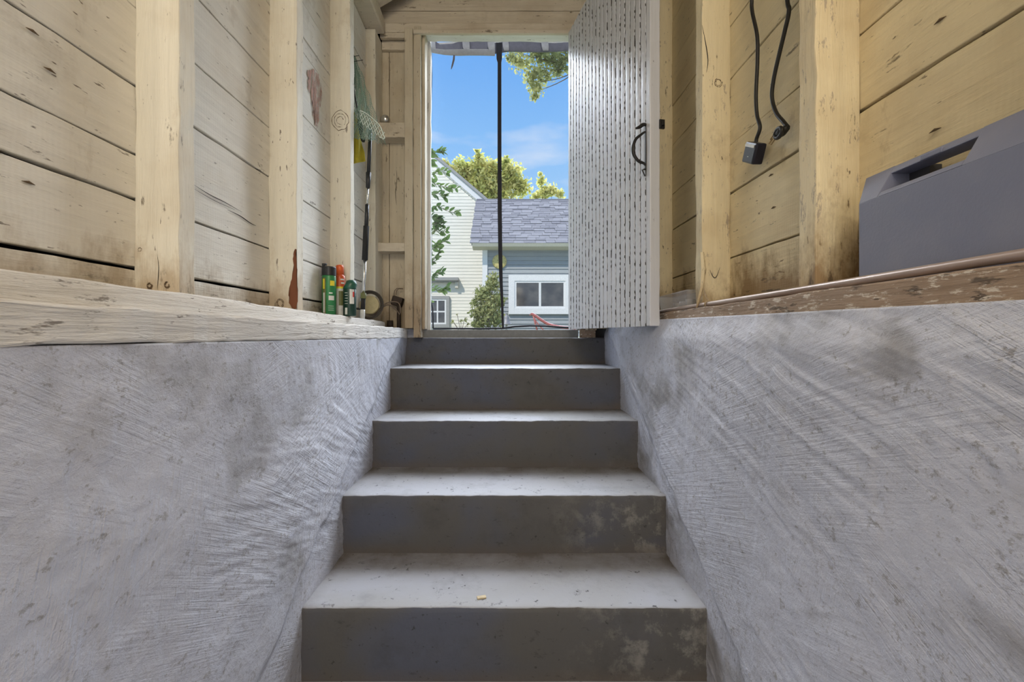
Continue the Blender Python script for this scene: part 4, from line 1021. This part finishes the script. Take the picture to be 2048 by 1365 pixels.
def leaves_mesh(centers, n, size, name, m, root, seed, spread):
    R_ = np.random.RandomState(seed); C_ = np.array([c[:3] for c in centers]); RR = np.array([c[3] for c in centers]); wgt = RR**2; wgt = wgt/wgt.sum()
    k = R_.choice(len(C_), n, p=wgt); d_ = R_.normal(size=(n, 3)); d_ /= np.linalg.norm(d_, axis=1)[:, None]
    rad = RR[k]*(R_.rand(n)**.5)*(.75+.65*R_.rand(n)**2); P_ = C_[k]+d_*rad[:, None]*np.array(spread)
    a = R_.normal(size=(n, 3)); a /= np.linalg.norm(a, axis=1)[:, None]; b = np.cross(a, R_.normal(size=(n, 3))); b /= np.linalg.norm(b, axis=1)[:, None]
    s_ = size*(.6+.8*R_.rand(n))[:, None]; loc = np.array(root.location)
    P_ = P_-loc
    V = np.stack([P_-a*s_*.9, P_+b*s_*.45-a*s_*.1, P_+a*s_*.9, P_-b*s_*.45-a*s_*.1], 1).reshape(-1, 3)
    Fq = np.arange(4*n).reshape(n, 4)
    me = bpy.data.meshes.new(name); me.from_pydata(V.tolist(), [], Fq.tolist()); o = link(name, me, m, root); o['kind'] = 'stuff'; return o
def tree(name, label, base, blobs, n, size, m, seed, trunk_r=.2, cat='tree', branches=8, spread=(1, 1, 1), pn='foliage', br=.4, bo=.62):
    root = empty(name, base); tag(root, label, cat)
    leaves_mesh(blobs, n, size, pn, m, root, seed, spread)
    R_ = random.Random(seed); big = max(blobs, key=lambda b: b[3]); top = Vector(big[:3])
    mb = MB(); b0_ = Vector(base); mid = b0_.lerp(top, .5)+Vector((R_.uniform(-.1, .1), 0, 0))
    mb.tube(arc([b0_, mid, top], 5), [trunk_r*(1-.07*i) for i in range(11)], 8); part(mb, 'trunk', m_bark, root, smooth=True)
    for b in blobs[:branches]:
        mb = MB(); q = Vector(b[:3]); s_ = b0_.lerp(top, bo); mb.tube(arc([s_, s_.lerp(q, .5)+Vector((0, 0, -.1*trunk_r*5)), q+Vector((0, 0, b[3]*.7))], 4), [trunk_r*br*(1-.1*i) for i in range(9)], 6); part(mb, 'branch', m_bark, root, smooth=True)
    return root
def blob(px, py, d, rpx): p = at(px, py, d); return (p.x, p.y, p.z, rpx*d/F)
tree('leafy_tree', 'large yellow-green tree rising behind the shed roof ridge', (-1.2, 21, -.02), [blob(965, 375, 21, 42), blob(905, 352, 20.5, 24), blob(925, 340, 21, 24), blob(958, 340, 21, 26), blob(958, 315, 21, 10), blob(985, 345, 21, 25), blob(1018, 350, 21, 28), blob(1040, 375, 21, 22), blob(890, 330, 20, 12), blob(1012, 325, 21, 10), blob(940, 385, 21, 30), blob(1000, 390, 21, 30), blob(955, 302, 21, 4)], 8500, .115, m_yel, 3, .16, branches=13)
tree('slender_tree', 'thin yellow-green tree behind the roof close to the door edge', (2.0, 21, -.02), [blob(1090, 385, 21, 16), blob(1083, 362, 21, 10), blob(1105, 382, 21, 12), blob(1120, 388, 21, 10), blob(1080, 348, 21, 5), blob(1072, 395, 21, 10)], 800, .10, m_yel, 5, .07, branches=6)
tree('maple_tree', 'olive-green maple whose leafy bough hangs into the top of the doorway', (2.9, 7.8, -.02), [blob(1190, 110, 7.5, 60), blob(1100, 120, 7.3, 24), blob(1075, 110, 7.2, 26), blob(1040, 122, 7.1, 22), blob(1066, 150, 7.1, 24), blob(1090, 150, 7.2, 20), blob(1072, 178, 7.1, 18), blob(1068, 192, 7.1, 10), blob(1125, 128, 7.3, 22), blob(1115, 145, 7.3, 14), blob(1022, 115, 7.1, 14), blob(1040, 80, 7.2, 34), blob(1090, 80, 7.2, 36), blob(1135, 90, 7.3, 34)], 5200, .040, m_mpl, 8, .14, branches=14, spread=(1, .7, 1), br=.10, bo=1.0)
tree('garden_shrub', 'bushy green shrub growing in front of the shed corner', (wx(978, 10.5), 10.5, -.02), [blob(978, 610, 10.5, 30), blob(985, 570, 10.5, 18), blob(965, 590, 10.5, 18), blob(955, 625, 10.5, 16), blob(990, 640, 10.5, 22), blob(960, 650, 10.5, 18), blob(948, 604, 10.5, 7), blob(990, 552, 10.5, 9), blob(995, 600, 10.5, 16)], 2300, .055, leaf_mat('shrub_leaves', (.24, .30, .09), (.52, .52, .24), .4), 11, .03, 'shrub', branches=9)
# twiggy plant by white wall
tp = empty('twiggy_plant', (wx(925, 10), 10, -.02)); tag(tp, 'sparse twiggy plant in front of the white house wall', 'plant')
R_ = random.Random(4)
for k, (px, py) in enumerate(((914, 628), (922, 640), (930, 636), (937, 646), (908, 646), (903, 640))):
    mb = MB(); a = Vector((wx(922, 10), 10, 0)); b = at(px, py, 10); mb.tube(arc([a, a.lerp(b, .5)+Vector((0, 0, .03)), b], 4), .006, 5); part(mb, 'stem', m_bark, tp)
leaves_mesh([blob(914, 630, 10, 3), blob(922, 642, 10, 5), blob(932, 640, 10, 5), blob(905, 644, 10, 4), blob(936, 650, 10, 5)], 60, .03, 'foliage', m_mpl, tp, 3, (1, 1, 1))
# near climbing shrub at the left of the doorway, leaves single
ns = empty('climbing_shrub', (-.66, 3.45, -.02)); tag(ns, 'glossy green climbing shrub reaching in from the left outside the doorway', 'shrub')
lm = bpy.data.meshes.new('leaf'); mbl = MB(); L_ = 1.0
vc = [(0, 0, 0), (.22, .26, .05), (.55, .30, .06), (.85, .15, .02), (1, 0, -.05), (.85, -.15, .02), (.55, -.30, .06), (.22, -.26, .05)]
vs = [mbl.bm.verts.new(p) for p in vc]; vm = mbl.bm.verts.new((.5, 0, -.02))
for i in range(8): mbl.bm.faces.new((vs[i], vs[(i+1) % 8], vm))
mbl.bm.to_mesh(lm); mbl.bm.free(); lm.materials.append(m_dkg)
ND = 3.45
stems = [((868, 660), (862, 560), (866, 480), (860, 400), (866, 330), (864, 300)), ((864, 420), (875, 412), (890, 420), (905, 425), (914, 424)), ((864, 365), (880, 372), (895, 375), (912, 378)), ((864, 350), (872, 345), (885, 340), (893, 348)), ((864, 470), (872, 460), (880, 468), (892, 462)), ((864, 450), (876, 446), (885, 452)), ((864, 500), (875, 490), (893, 482)), ((864, 310), (878, 303), (886, 305)), ((862, 560), (872, 548), (884, 545)), ((862, 575), (872, 580), (884, 582), (893, 574)), ((862, 390), (880, 388), (888, 395)), ((862, 432), (870, 438), (880, 436)), ((862, 525), (872, 520), (880, 500))]
R_ = random.Random(21); rp = ns.location
for si, s_ in enumerate(stems):
    P_ = arc([at(a-(6 if si == 0 else 0), b, ND+.03*math.sin(i+si)) for i, (a, b) in enumerate(s_)], 5)
    if si == 0: P_[0] = Vector((-.62, ND, -.02))
    mb = MB(); mb.tube(P_, .004 if si == 0 else .0018, 5); part(mb, 'stem', m_bark, ns)
    cnt = 34 if si == 0 else 13
    for k in range(cnt):
        p = P_[int((k+.5)/cnt*len(P_))] if k < cnt-1 else P_[-1]
        if si == 0 and p.z < .25: continue
        for rep in range(1):
            o = bpy.data.objects.new('leaf', lm); COL.objects.link(o); o.parent = ns
            sz_ = R_.uniform(.040, .062)
            if si == 0: dr = Vector((R_.uniform(.2, 1), R_.uniform(-.5, .5), R_.uniform(-.6, .5)))
            else: dr = (P_[-1]-P_[0]).normalized()+Vector((0, R_.uniform(-.5, .5), (-1)**k*R_.uniform(.3, 1.1)))
            q_ = dr.to_track_quat('X', 'Z').to_matrix().to_4x4()
            o.matrix_local = Matrix.Translation(p-rp) @ q_ @ Matrix.Rotation(R_.uniform(-1.4, 1.4), 4, 'X') @ Matrix.Scale(sz_, 4)

print('objects', len(bpy.data.objects))
